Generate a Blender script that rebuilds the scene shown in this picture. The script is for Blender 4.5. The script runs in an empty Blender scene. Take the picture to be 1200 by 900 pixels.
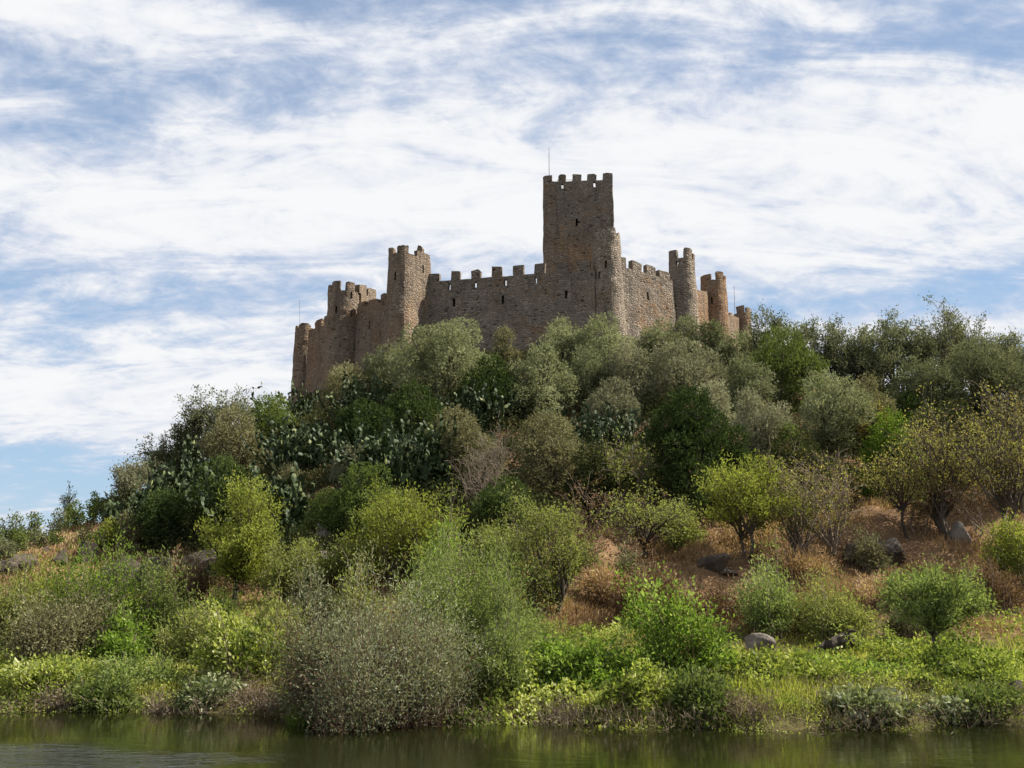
import bpy, math, random
import numpy as np
from math import radians as R, sin, cos, tan, atan, pi

SC = bpy.context.scene
COL = SC.collection

# ------------------------------------------------------------------ camera
F = 1287.0                      # focal length in photo pixels (1200 wide)
PITCH = R(10.56)
EYE = 3.5
cam = bpy.data.cameras.new('camera')
cam_o = bpy.data.objects.new('camera', cam)
COL.objects.link(cam_o)
cam.sensor_width = 36.0
cam.lens = 36.0 * F / 1200.0
cam.clip_start = 0.1
cam.clip_end = 20000
cam_o.location = (0, 0, EYE)
cam_o.rotation_euler = (pi / 2 + PITCH, 0, 0)
SC.camera = cam_o

# ------------------------------------------------------------------ sun, sky, exposure
SUN_AZ = R(11)                  # measured from +X towards +Y (behind the castle)
SUN_EL = R(47)
sun = bpy.data.lights.new('sun', 'SUN')
sun.energy = 5.0
sun.angle = R(0.53)
sun.color = (1.0, 0.93, 0.82)
sun_o = bpy.data.objects.new('sun', sun)
COL.objects.link(sun_o)
sun_o.rotation_euler = (0, pi / 2 - SUN_EL, SUN_AZ)
SC.view_settings.view_transform = 'Standard'
SC.view_settings.look = 'None'
SC.view_settings.gamma = 1.0
SC.view_settings.use_curve_mapping = False
SC.view_settings.exposure = 1.2
SC.cycles.max_bounces = 6
SC.cycles.diffuse_bounces = 3
SC.cycles.glossy_bounces = 2
SC.cycles.transmission_bounces = 3
SC.cycles.caustics_reflective = False
SC.cycles.caustics_refractive = False

world = bpy.data.worlds.new('World')
SC.world = world
world.use_nodes = True
WT = world.node_tree


class NT:
    """small helper to write node trees as expressions"""
    def __init__(s, tree):
        s.t = tree

    def n(s, typ, **kw):
        nd = s.t.nodes.new(typ)
        for k, v in kw.items():
            setattr(nd, k, v)
        return nd

    def set(s, sock, v):
        if hasattr(v, 'is_output') or isinstance(v, bpy.types.NodeSocket):
            s.t.links.new(v, sock)
        else:
            sock.default_value = v

    def m(s, op, a, b=0.0, c=None, clamp=False):
        nd = s.n('ShaderNodeMath', operation=op, use_clamp=clamp)
        s.set(nd.inputs[0], a)
        s.set(nd.inputs[1], b)
        if c is not None:
            s.set(nd.inputs[2], c)
        return nd.outputs[0]

    def vm(s, op, a, b=(0, 0, 0)):
        nd = s.n('ShaderNodeVectorMath', operation=op)
        s.set(nd.inputs[0], a)
        s.set(nd.inputs[1], b)
        return nd.outputs[0]

    def mix(s, f, a, b, blend='MIX'):
        nd = s.n('ShaderNodeMix', data_type='RGBA', blend_type=blend)
        s.set(nd.inputs[0], f)
        s.set(nd.inputs[6], a if not isinstance(a, tuple) else (*a, 1)[:4])
        s.set(nd.inputs[7], b if not isinstance(b, tuple) else (*b, 1)[:4])
        return nd.outputs[2]

    def noise(s, vec, scale, detail=4.0, rough=0.55, dist=0.0, col=False):
        nd = s.n('ShaderNodeTexNoise')
        s.set(nd.inputs['Vector'], vec)
        nd.inputs['Scale'].default_value = scale
        nd.inputs['Detail'].default_value = detail
        nd.inputs['Roughness'].default_value = rough
        nd.inputs['Distortion'].default_value = dist
        return nd.outputs['Color' if col else 'Fac']

    def ramp(s, f, stops):
        nd = s.n('ShaderNodeValToRGB')
        s.set(nd.inputs[0], f)
        el = nd.color_ramp.elements
        while len(el) < len(stops):
            el.new(0.5)
        for e, (p, c) in zip(el, stops):
            e.position = p
            e.color = (*c, 1) if len(c) == 3 else c
        return nd.outputs[0]

    def sstep(s, x, a, b):
        nd = s.n('ShaderNodeMapRange', interpolation_type='SMOOTHSTEP')
        s.set(nd.inputs[0], x)
        nd.inputs[1].default_value = a
        nd.inputs[2].default_value = b
        return nd.outputs[0]


def pix_dir(u, v):
    a = (u - 600.0) / F
    b = (450.0 - v) / F
    return np.array([a, cos(PITCH) - b * sin(PITCH), sin(PITCH) + b * cos(PITCH)])


def build_world():
    for nd in list(WT.nodes):
        WT.nodes.remove(nd)
    N = NT(WT)
    sky = N.n('ShaderNodeTexSky', sky_type='NISHITA')
    sky.sun_disc = False
    sky.sun_elevation = SUN_EL
    sky.sun_rotation = pi / 2 - SUN_AZ
    sky.air_density = 1.0
    sky.dust_density = 0.6
    sky.ozone_density = 2.0
    tc = N.n('ShaderNodeTexCoord')
    d = tc.outputs['Generated']
    sep = N.n('ShaderNodeSeparateXYZ')
    N.set(sep.inputs[0], d)
    x, y, z = sep.outputs
    az = N.m('ARCTAN2', x, y)
    el = N.m('ARCSINE', z)
    # cloud sheet coordinates: direction projected on a flat layer overhead
    den = N.m('ADD', N.m('MAXIMUM', z, 0.0), 0.30)
    cx = N.m('DIVIDE', x, den)
    cy = N.m('DIVIDE', y, den)
    cmb = N.n('ShaderNodeCombineXYZ')
    N.set(cmb.inputs[0], cx)
    N.set(cmb.inputs[1], cy)
    P = cmb.outputs[0]
    mp = N.n('ShaderNodeMapping')
    N.set(mp.inputs['Vector'], P)
    mp.inputs['Rotation'].default_value = (0, 0, R(-28))
    mp.inputs['Scale'].default_value = (0.9, 1.1, 1)
    mp.inputs['Location'].default_value = (3.1, 1.7, 0.0)
    Q = mp.outputs[0]
    big = N.noise(Q, 2.4, 6.0, 0.56, 0.5)
    mid = N.noise(Q, 7.0, 7.0, 0.64, 0.7)
    fine = N.noise(Q, 24.0, 5.0, 0.62, 0.5)
    # broad distribution of cloud over the sky (azimuth, elevation)
    G = [  # u, v, half width, half height, amount
        (120, 78, 210, 30, -0.30), (50, 215, 150, 40, -0.10), (180, 335, 190, 28, -0.22),
        (120, 565, 260, 34, -0.50), (620, 300, 110, 20, -0.24), (1010, 352, 230, 24, -0.36),
        (560, 25, 160, 40, -0.16), (1020, 70, 260, 38, -0.14), (1160, 235, 90, 22, -0.12),
        (30, 400, 120, 30, -0.12),
        (520, 190, 330, 80, 0.20), (1000, 250, 260, 60, 0.18), (60, 488, 230, 26, 0.36),
        (150, 20, 210, 30, 0.22), (1120, 150, 160, 40, 0.16), (150, 260, 200, 36, 0.12),
        (330, 400, 180, 40, 0.06), (960, 385, 260, 16, 0.16),
    ]
    acc = None
    for (u, v, su, sv, amp) in G:
        dv = pix_dir(u, v)
        dv = dv / np.linalg.norm(dv)
        a0 = math.atan2(dv[0], dv[1])
        e0 = math.asin(dv[2])
        ga = N.m('DIVIDE', N.m('SUBTRACT', az, a0), su / F)
        ge = N.m('DIVIDE', N.m('SUBTRACT', el, e0), sv / F)
        q = N.m('ADD', N.m('MULTIPLY', ga, ga), N.m('MULTIPLY', ge, ge))
        g = N.m('MULTIPLY', N.m('EXPONENT', N.m('MULTIPLY', q, -0.5)), amp)
        acc = g if acc is None else N.m('ADD', acc, g)
    dens = N.m('ADD', acc, N.m('MULTIPLY', N.m('SUBTRACT', big, 0.5), 1.25))
    dens = N.m('ADD', dens, N.m('MULTIPLY', N.m('SUBTRACT', mid, 0.5), 1.1))
    dens = N.m('ADD', dens, N.m('MULTIPLY', N.m('SUBTRACT', fine, 0.5), 0.62))
    mpw = N.n('ShaderNodeMapping')
    N.set(mpw.inputs['Vector'], P)
    mpw.inputs['Rotation'].default_value = (0, 0, R(-38))
    mpw.inputs['Scale'].default_value = (0.7, 2.0, 1)
    wisp = N.noise(mpw.outputs[0], 4.0, 7.0, 0.62, 0.9)
    dens = N.m('ADD', N.m('ADD', dens, 0.68), N.m('MULTIPLY', N.m('SUBTRACT', wisp, 0.5), 1.15))
    cov = N.sstep(dens, 0.14, 0.84)
    cov = N.m('MULTIPLY', cov, N.sstep(z, -0.02, 0.05))
    thick = N.sstep(N.m('ADD', dens, N.m('MULTIPLY', N.m('SUBTRACT', wisp, 0.5), 1.5)), 0.2, 1.15)
    ccol = N.mix(thick, (5.1, 5.5, 6.5), (7.3, 7.35, 7.45))
    clear = N.ramp(N.m('MULTIPLY', z, 1.6), [(0.0, (0.34, 0.47, 0.62)), (0.25, (0.28, 0.42, 0.60)), (0.8, (0.25, 0.335, 0.48))])
    clear = N.vm('MULTIPLY', clear, (11.0, 11.0, 11.0))
    blue = N.mix(0.65, sky.outputs[0], clear)
    col = N.mix(cov, blue, ccol)
    bg = N.n('ShaderNodeBackground')
    N.set(bg.inputs[0], col)
    bg.inputs[1].default_value = 0.056
    out = N.n('ShaderNodeOutputWorld')
    WT.links.new(bg.outputs[0], out.inputs[0])


build_world()


# ------------------------------------------------------------------ helpers
def rays(u, v):
    return pix_dir(u, v)


def at(u, v, Y):
    """the point at depth Y (metres from the eye, level) along a pixel's line of sight"""
    d = pix_dir(u, v)
    t = Y / d[1]
    return np.array([d[0] * t, Y, EYE + d[2] * t])


def tag(o, label=None, cat=None, group=None, kind=None):
    if label:
        o['label'] = label
    if cat:
        o['category'] = cat
    if group:
        o['group'] = group
    if kind:
        o['kind'] = kind
    return o


def empty(name, loc, rz=0.0):
    o = bpy.data.objects.new(name, None)
    o.empty_display_size = 0.3
    o.location = [float(c) for c in loc]
    o.rotation_euler = (0, 0, rz)
    COL.objects.link(o)
    return o


def mesh_obj(name, V, Fc, mat, parent=None, attrs=None, smooth=False, nper=None, loc=None):
    """V (n,3) array, Fc (m,k) array of one face size or list of arrays"""
    me = bpy.data.meshes.new(name)
    V = np.asarray(V, dtype=np.float32)
    if isinstance(Fc, np.ndarray):
        groups = [Fc]
    else:
        groups = [g for g in Fc if len(g)]
    nl = sum(g.size for g in groups)
    nf = sum(len(g) for g in groups)
    me.vertices.add(len(V))
    me.vertices.foreach_set('co', V.ravel())
    me.loops.add(nl)
    me.polygons.add(nf)
    me.loops.foreach_set('vertex_index', np.concatenate([g.ravel() for g in groups]).astype(np.int32))
    starts = []
    off = 0
    for g in groups:
        starts.append(off + np.arange(len(g)) * g.shape[1])
        off += g.size
    me.polygons.foreach_set('loop_start', np.concatenate(starts).astype(np.int32))
    if smooth:
        me.polygons.foreach_set('use_smooth', np.ones(nf, dtype=bool))
    else:
        me.polygons.foreach_set('use_smooth', np.zeros(nf, dtype=bool))
    if attrs:
        for k, a in attrs.items():
            at_ = me.attributes.new(k, 'FLOAT', 'POINT')
            at_.data.foreach_set('value', np.asarray(a, dtype=np.float32))
    me.update(calc_edges=True)
    me.validate()
    if mat is not None:
        me.materials.append(mat)
    o = bpy.data.objects.new(name, me)
    COL.objects.link(o)
    if parent is not None:
        o.parent = parent
    if loc is not None:
        o.location = loc
    return o


def unit(a):
    return a / (np.linalg.norm(a, axis=-1, keepdims=True) + 1e-9)


class SN:
    """cheap smooth 3-D noise made of sines, about -1..1"""
    def __init__(s, seed, freq, n=7):
        r = np.random.default_rng(seed)
        s.k = unit(r.normal(size=(n, 3))) * freq * r.uniform(0.6, 1.7, size=(n, 1))
        s.p = r.uniform(0, 2 * pi, n)
        s.n = n

    def __call__(s, P):
        P = np.asarray(P)
        if P.shape[-1] == 2:
            P = np.concatenate([P, np.zeros(P.shape[:-1] + (1,))], -1)
        return np.sin(P @ s.k.T + s.p).sum(-1) / math.sqrt(s.n)


# ------------------------------------------------------------------ materials
def new_mat(name):
    m = bpy.data.materials.new(name)
    m.use_nodes = True
    for nd in list(m.node_tree.nodes):
        m.node_tree.nodes.remove(nd)
    return m, NT(m.node_tree)


def out_surf(N, sh):
    o = N.n('ShaderNodeOutputMaterial')
    N.t.links.new(sh, o.inputs[0])


def leaf_mat(name, stops, transl=0.35, tcol=1.25, tv=(1.08, 1.12, 0.6)):
    m, N = new_mat(name)
    a = N.n('ShaderNodeAttribute', attribute_name='tint')
    c = N.ramp(a.outputs['Fac'], stops)
    oi = N.n('ShaderNodeObjectInfo')
    b = N.m('ADD', N.m('MULTIPLY', oi.outputs['Random'], 0.3), 0.85)
    sc = N.n('ShaderNodeVectorMath', operation='SCALE')
    N.set(sc.inputs[0], c)
    N.set(sc.inputs['Scale'], b)
    c = sc.outputs[0]
    df = N.n('ShaderNodeBsdfDiffuse')
    N.set(df.inputs[0], c)
    tr = N.n('ShaderNodeBsdfTranslucent')
    tcv = N.vm('MULTIPLY', c, tuple(tcol * q for q in tv))
    N.set(tr.inputs[0], tcv)
    mx = N.n('ShaderNodeMixShader')
    mx.inputs[0].default_value = transl
    N.t.links.new(df.outputs[0], mx.inputs[1])
    N.t.links.new(tr.outputs[0], mx.inputs[2])
    out_surf(N, mx.outputs[0])
    return m


def plain_mat(name, c0, c1, scale=3.0, rough=0.9, bump=0.3, spec=0.2):
    m, N = new_mat(name)
    tc = N.n('ShaderNodeTexCoord')
    f = N.noise(tc.outputs['Object'], scale, 6, 0.65)
    c = N.ramp(f, [(0.3, c0), (0.7, c1)])
    p = N.n('ShaderNodeBsdfPrincipled')
    N.set(p.inputs['Base Color'], c)
    p.inputs['Roughness'].default_value = rough
    p.inputs['Specular IOR Level'].default_value = spec
    if bump:
        b = N.n('ShaderNodeBump')
        b.inputs['Strength'].default_value = bump
        b.inputs['Distance'].default_value = 0.05
        N.set(b.inputs['Height'], f)
        N.t.links.new(b.outputs[0], p.inputs['Normal'])
    out_surf(N, p.outputs[0])
    return m


def masonry(name, tones, red, red_lo=0.45, red_hi=0.62, zsplit=None, stone=0.31):
    """rubble masonry: irregular coursed stones, mortar joints, ochre patches, dark weathering"""
    m, N = new_mat(name)
    g = N.n('ShaderNodeNewGeometry')
    P = g.outputs['Position']
    wob = N.noise(P, 1.3, 2, 0.5, 0, True)
    mp = N.n('ShaderNodeMapping')
    N.set(mp.inputs['Vector'], N.vm('ADD', P, N.vm('MULTIPLY', N.vm('SUBTRACT', wob, (0.5, 0.5, 0.5)), (0.25, 0.25, 0.16))))
    mp.inputs['Scale'].default_value = (1 / stone, 1 / stone, 1.75 / stone)
    Q = mp.outputs[0]
    vo = N.n('ShaderNodeTexVoronoi')
    N.set(vo.inputs['Vector'], Q)
    vo.inputs['Scale'].default_value = 1.0
    vo.inputs['Randomness'].default_value = 0.85
    ve = N.n('ShaderNodeTexVoronoi', feature='DISTANCE_TO_EDGE')
    N.set(ve.inputs['Vector'], Q)
    ve.inputs['Scale'].default_value = 1.0
    ve.inputs['Randomness'].default_value = 0.85
    sc = N.n('ShaderNodeSeparateColor')
    N.set(sc.inputs[0], vo.outputs['Color'])
    r1, r2, r3 = sc.outputs[:3]
    base = N.ramp(r1, [(0.0, tones[0]), (0.35, tones[1]), (0.7, tones[2]), (1.0, tones[3])])
    big = N.noise(P, 0.22, 5, 0.6, 0.4)
    sel = N.m('ADD', big, N.m('MULTIPLY', N.m('SUBTRACT', r2, 0.5), 0.16))
    if zsplit is not None:
        sz = N.n('ShaderNodeSeparateXYZ')
        N.set(sz.inputs[0], P)
        sel = N.m('ADD', sel, N.m('MULTIPLY', N.m('SUBTRACT', zsplit, sz.outputs[2]), 0.022))
    fr = N.sstep(sel, red_lo, red_hi)
    redv = N.mix(r3, red, tuple(c * 0.62 for c in red))
    base = N.mix(N.m('MULTIPLY', fr, 0.85), base, redv)
    # dark putlog-like missing stones
    hole = N.sstep(r3, 0.94, 0.96)
    base = N.mix(N.m('MULTIPLY', hole, 0.72), base, (0.035, 0.028, 0.022))
    mort = N.sstep(ve.outputs['Distance'], 0.02, 0.10)
    mcol = N.mix(fr, (0.225, 0.185, 0.14), (0.28, 0.20, 0.13))
    base = N.mix(mort, mcol, base)
    tone = N.m('ADD', 0.58, N.m('MULTIPLY', N.noise(P, 0.42, 4, 0.6, 0.6), 0.58))
    tv = N.n('ShaderNodeVectorMath', operation='SCALE')
    N.set(tv.inputs[0], base)
    N.set(tv.inputs['Scale'], tone)
    base = tv.outputs[0]
    # weather streaks and lichen
    mp2 = N.n('ShaderNodeMapping')
    N.set(mp2.inputs['Vector'], P)
    mp2.inputs['Scale'].default_value = (1.1, 1.1, 0.16)
    st = N.noise(mp2.outputs[0], 1.0, 5, 0.65)
    base = N.mix(N.m('MULTIPLY', N.sstep(st, 0.48, 0.72), 0.6), base, (0.085, 0.075, 0.065))
    li = N.noise(P, 3.2, 6, 0.7)
    base = N.mix(N.m('MULTIPLY', N.sstep(li, 0.56, 0.72), 0.35), base, (0.25, 0.22, 0.17))
    p = N.n('ShaderNodeBsdfPrincipled')
    N.set(p.inputs['Base Color'], base)
    p.inputs['Roughness'].default_value = 0.95
    p.inputs['Specular IOR Level'].default_value = 0.1
    hgt = N.m('ADD', N.m('MULTIPLY', N.sstep(ve.outputs['Distance'], 0.0, 0.28), N.m('ADD', N.m('MULTIPLY', r1, 0.7), 0.5)), N.m('MULTIPLY', li, 0.6))
    b = N.n('ShaderNodeBump')
    b.inputs['Strength'].default_value = 1.0
    b.inputs['Distance'].default_value = 0.10
    N.set(b.inputs['Height'], hgt)
    N.t.links.new(b.outputs[0], p.inputs['Normal'])
    out_surf(N, p.outputs[0])
    return m


GREY = [(0.155, 0.13, 0.105), (0.22, 0.185, 0.15), (0.28, 0.235, 0.19), (0.345, 0.295, 0.24)]
WARM = [(0.165, 0.128, 0.095), (0.23, 0.178, 0.132), (0.285, 0.222, 0.165), (0.345, 0.28, 0.21)]
M = {}
M['stone_grey'] = masonry('rubble_masonry_grey', GREY, (0.30, 0.17, 0.085), 0.55, 0.72)
M['stone_warm'] = masonry('rubble_masonry_brown', WARM, (0.29, 0.175, 0.10), 0.44, 0.70)
M['stone_red'] = masonry('rubble_masonry_ochre', WARM, (0.33, 0.19, 0.105), 0.30, 0.55)
M['stone_keep'] = masonry('rubble_masonry_keep', GREY, (0.34, 0.215, 0.12), 0.42, 0.64, zsplit=41.5, stone=0.30)
M['stone_lit'] = masonry('rubble_masonry_lit', [(0.22, 0.18, 0.14), (0.30, 0.25, 0.195), (0.365, 0.305, 0.24), (0.43, 0.365, 0.29)], (0.33, 0.20, 0.11), 0.5, 0.72, stone=0.31)  # lighter tones paint in the sky and sun light caught by round towers
M['metal'] = plain_mat('painted_metal', (0.12, 0.12, 0.12), (0.2, 0.2, 0.2), 5, 0.5, 0, 0.5)
M['bark'] = plain_mat('bark_grey_brown', (0.05, 0.04, 0.03), (0.14, 0.115, 0.09), 9, 0.95, 0.5)
M['bark_dark'] = plain_mat('bark_dark', (0.025, 0.02, 0.016), (0.07, 0.055, 0.045), 9, 0.95, 0.5)
M['twig'] = plain_mat('dry_twig', (0.13, 0.10, 0.075), (0.25, 0.20, 0.15), 9, 0.95, 0.2)
M['twig_red'] = plain_mat('reddish_twig', (0.11, 0.06, 0.04), (0.22, 0.13, 0.09), 9, 0.95, 0.2)

def LM(key, name, lo, mid, hi, transl=0.3, tcol=1.15, extra=None, tv=(1.08, 1.12, 0.6)):
    st = [(0, lo), (0.5, mid), (1, hi)] if extra is None else extra
    M[key] = leaf_mat(name, st, transl, tcol, tv)


OTV = dict(tv=(1.06, 1.04, 0.8))
LM('olive', 'olive_leaf', (0.068, 0.08, 0.04), (0.135, 0.15, 0.078), (0.225, 0.24, 0.14), **OTV)
LM('olive_pale', 'olive_leaf_pale', (0.11, 0.125, 0.063), (0.205, 0.225, 0.118), (0.32, 0.34, 0.20), **OTV)
LM('olive_brown', 'olive_leaf_brown', (0.085, 0.082, 0.042), (0.16, 0.156, 0.08), (0.26, 0.25, 0.145), **OTV)
LM('olive_grey', 'olive_leaf_grey', (0.095, 0.098, 0.06), (0.175, 0.18, 0.112), (0.285, 0.285, 0.19), **OTV)
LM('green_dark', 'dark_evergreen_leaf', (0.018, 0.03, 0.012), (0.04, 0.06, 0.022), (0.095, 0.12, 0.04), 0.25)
LM('green_mid', 'mid_green_leaf', (0.05, 0.07, 0.022), (0.095, 0.125, 0.04), (0.17, 0.20, 0.07), 0.35)
LM('green_vivid', 'vivid_green_leaf', (0.055, 0.09, 0.015), (0.10, 0.155, 0.028), (0.19, 0.245, 0.055), 0.4)
LM('yellow_green', 'yellow_green_leaf', (0.10, 0.12, 0.025), (0.18, 0.205, 0.045), (0.29, 0.30, 0.085), 0.42, 1.1)
LM('pale_green', 'pale_yellowish_leaf', (0.10, 0.12, 0.035), (0.18, 0.20, 0.065), (0.29, 0.30, 0.12), 0.4)
LM('willow', 'willow_leaf', (0.085, 0.12, 0.035), (0.165, 0.21, 0.07), (0.285, 0.325, 0.14), 0.4)
LM('grey_shrub', 'grey_shrub_leaf', 0, 0, 0, 0.3, 1.0, [(0, (0.09, 0.045, 0.035)), (0.25, (0.13, 0.088, 0.066)), (0.40, (0.15, 0.155, 0.095)), (0.70, (0.22, 0.235, 0.145)), (1, (0.33, 0.345, 0.235))])
LM('fig_dry', 'half_dry_leaf', 0, 0, 0, 0.4, 1.1, [(0, (0.17, 0.10, 0.055)), (0.3, (0.20, 0.165, 0.07)), (0.7, (0.27, 0.265, 0.09)), (1, (0.46, 0.42, 0.20))])
LM('brown_dry', 'dead_leaf', (0.075, 0.042, 0.026), (0.15, 0.092, 0.055), (0.27, 0.19, 0.12), 0.25, 0.9)
LM('broadleaf', 'broad_bright_leaf', (0.065, 0.11, 0.02), (0.13, 0.20, 0.035), (0.27, 0.34, 0.11), 0.45, 1.25)
LM('bank_leaf', 'bramble_leaf', 0, 0, 0, 0.4, 1.2, [(0, (0.05, 0.075, 0.02)), (0.3, (0.115, 0.15, 0.035)), (0.6, (0.215, 0.25, 0.055)), (0.85, (0.32, 0.35, 0.09)), (1, (0.44, 0.46, 0.24))])
LM('pale_leaf', 'pale_riverside_leaf', (0.06, 0.085, 0.03), (0.15, 0.18, 0.08), (0.44, 0.46, 0.31), 0.25, 1.0)
LM('dry_grass', 'dry_grass_blade', (0.15, 0.09, 0.05), (0.32, 0.21, 0.12), (0.54, 0.40, 0.25), 0.25, 1.0)
LM('green_grass', 'grass_blade', 0, 0, 0, 0.4, 1.2, [(0, (0.15, 0.11, 0.05)), (0.35, (0.20, 0.20, 0.055)), (0.65, (0.27, 0.295, 0.055)), (1, (0.44, 0.42, 0.16))])
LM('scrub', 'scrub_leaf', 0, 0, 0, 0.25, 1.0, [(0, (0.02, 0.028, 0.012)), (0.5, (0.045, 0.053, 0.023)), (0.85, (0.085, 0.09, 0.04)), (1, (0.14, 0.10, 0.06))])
LM('dead_stalk', 'dead_stalk', (0.09, 0.065, 0.05), (0.19, 0.15, 0.11), (0.33, 0.28, 0.21), 0.2, 0.9)


def cactus_mat():
    m, N = new_mat('prickly_pear_skin')
    a = N.n('ShaderNodeAttribute', attribute_name='tint')
    c = N.ramp(a.outputs['Fac'], [(0, (0.02, 0.035, 0.012)), (0.5, (0.038, 0.058, 0.018)), (0.75, (0.075, 0.098, 0.034)), (0.9, (0.22, 0.24, 0.09)), (1, (0.46, 0.44, 0.22))])
    p = N.n('ShaderNodeBsdfPrincipled')
    N.set(p.inputs['Base Color'], c)
    p.inputs['Roughness'].default_value = 0.65
    p.inputs['Specular IOR Level'].default_value = 0.25
    out_surf(N, p.outputs[0])
    return m


M['cactus'] = cactus_mat()


def rock_mat(name, c0, c1, c2):
    m, N = new_mat(name)
    g = N.n('ShaderNodeNewGeometry')
    P = g.outputs['Position']
    f = N.noise(P, 0.9, 8, 0.68, 0.3)
    k = N.noise(P, 5.5, 6, 0.7)
    c = N.ramp(f, [(0.28, c0), (0.5, c1), (0.72, c2)])
    c = N.mix(N.m('MULTIPLY', N.sstep(k, 0.52, 0.68), 0.5), c, tuple(x * 0.45 for x in c1))
    p = N.n('ShaderNodeBsdfPrincipled')
    N.set(p.inputs['Base Color'], c)
    p.inputs['Roughness'].default_value = 0.92
    p.inputs['Specular IOR Level'].default_value = 0.2
    b = N.n('ShaderNodeBump')
    b.inputs['Strength'].default_value = 0.8
    b.inputs['Distance'].default_value = 0.12
    N.set(b.inputs['Height'], N.m('ADD', f, N.m('MULTIPLY', k, 0.5)))
    N.t.links.new(b.outputs[0], p.inputs['Normal'])
    out_surf(N, p.outputs[0])
    return m


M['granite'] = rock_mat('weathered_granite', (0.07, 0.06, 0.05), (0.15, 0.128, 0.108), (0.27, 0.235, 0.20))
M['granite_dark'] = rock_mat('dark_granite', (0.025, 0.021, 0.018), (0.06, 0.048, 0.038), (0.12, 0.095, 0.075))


def ground_mat():
    m, N = new_mat('dry_hillside_soil')
    g = N.n('ShaderNodeNewGeometry')
    P = g.outputs['Position']
    f = N.noise(P, 0.35, 7, 0.62, 0.3)
    k = N.noise(P, 4.0, 6, 0.7)
    c = N.ramp(f, [(0.3, (0.09, 0.055, 0.033)), (0.5, (0.17, 0.105, 0.06)), (0.68, (0.28, 0.18, 0.10))])
    c = N.mix(N.m('MULTIPLY', N.sstep(k, 0.45, 0.7), 0.5), c, (0.10, 0.065, 0.04))
    sx = N.n('ShaderNodeSeparateXYZ')
    N.set(sx.inputs[0], P)
    low = N.m('SUBTRACT', 1.0, N.sstep(N.m('ADD', sx.outputs[2], N.m('MULTIPLY', N.m('SUBTRACT', f, 0.5), 2.0)), 1.2, 2.6))
    c = N.mix(N.m('MULTIPLY', low, 0.8), c, (0.055, 0.06, 0.022))
    p = N.n('ShaderNodeBsdfPrincipled')
    N.set(p.inputs['Base Color'], c)
    p.inputs['Roughness'].default_value = 1.0
    p.inputs['Specular IOR Level'].default_value = 0.05
    b = N.n('ShaderNodeBump')
    b.inputs['Strength'].default_value = 0.8
    b.inputs['Distance'].default_value = 0.15
    N.set(b.inputs['Height'], N.m('ADD', k, f))
    N.t.links.new(b.outputs[0], p.inputs['Normal'])
    out_surf(N, p.outputs[0])
    return m


M['ground'] = ground_mat()


def water_mat():
    m, N = new_mat('river_water')
    g = N.n('ShaderNodeNewGeometry')
    mp = N.n('ShaderNodeMapping')
    N.set(mp.inputs['Vector'], g.outputs['Position'])
    mp.inputs['Scale'].default_value = (1.0, 1.9, 1.0)
    w1 = N.noise(mp.outputs[0], 1.1, 3, 0.5, 0.6)
    w2 = N.noise(mp.outputs[0], 5.5, 3, 0.55, 0.4)
    h = N.m('ADD', N.m('MULTIPLY', w1, 0.8), N.m('MULTIPLY', w2, 0.22))
    calm = N.noise(g.outputs['Position'], 0.16, 2, 0.5)
    b = N.n('ShaderNodeBump')
    N.set(b.inputs['Strength'], N.m('ADD', N.m('MULTIPLY', N.sstep(calm, 0.45, 0.62), 0.5), 0.35))
    sw = N.n('ShaderNodeSeparateXYZ')
    N.set(sw.inputs[0], g.outputs['Position'])
    wind = N.m('MULTIPLY', N.sstep(N.m('ADD', N.m('MULTIPLY', sw.outputs[0], -1.0), N.m('MULTIPLY', N.m('SUBTRACT', calm, 0.5), 14.0)), 5.0, 9.0), N.sstep(N.m('ADD', N.m('MULTIPLY', sw.outputs[1], -1.0), N.m('MULTIPLY', N.m('SUBTRACT', calm, 0.5), 8.0)), -27.5, -24.0))
    N.set(b.inputs['Distance'], N.m('ADD', N.m('MULTIPLY', wind, 0.20), 0.022))
    N.set(b.inputs['Height'], h)
    p = N.n('ShaderNodeBsdfPrincipled')
    p.inputs['Base Color'].default_value = (0.009, 0.0105, 0.003, 1)
    p.inputs['Roughness'].default_value = 0.04
    p.inputs['IOR'].default_value = 1.33
    N.t.links.new(b.outputs[0], p.inputs['Normal'])
    out_surf(N, p.outputs[0])
    return m


M['water'] = water_mat()

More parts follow.
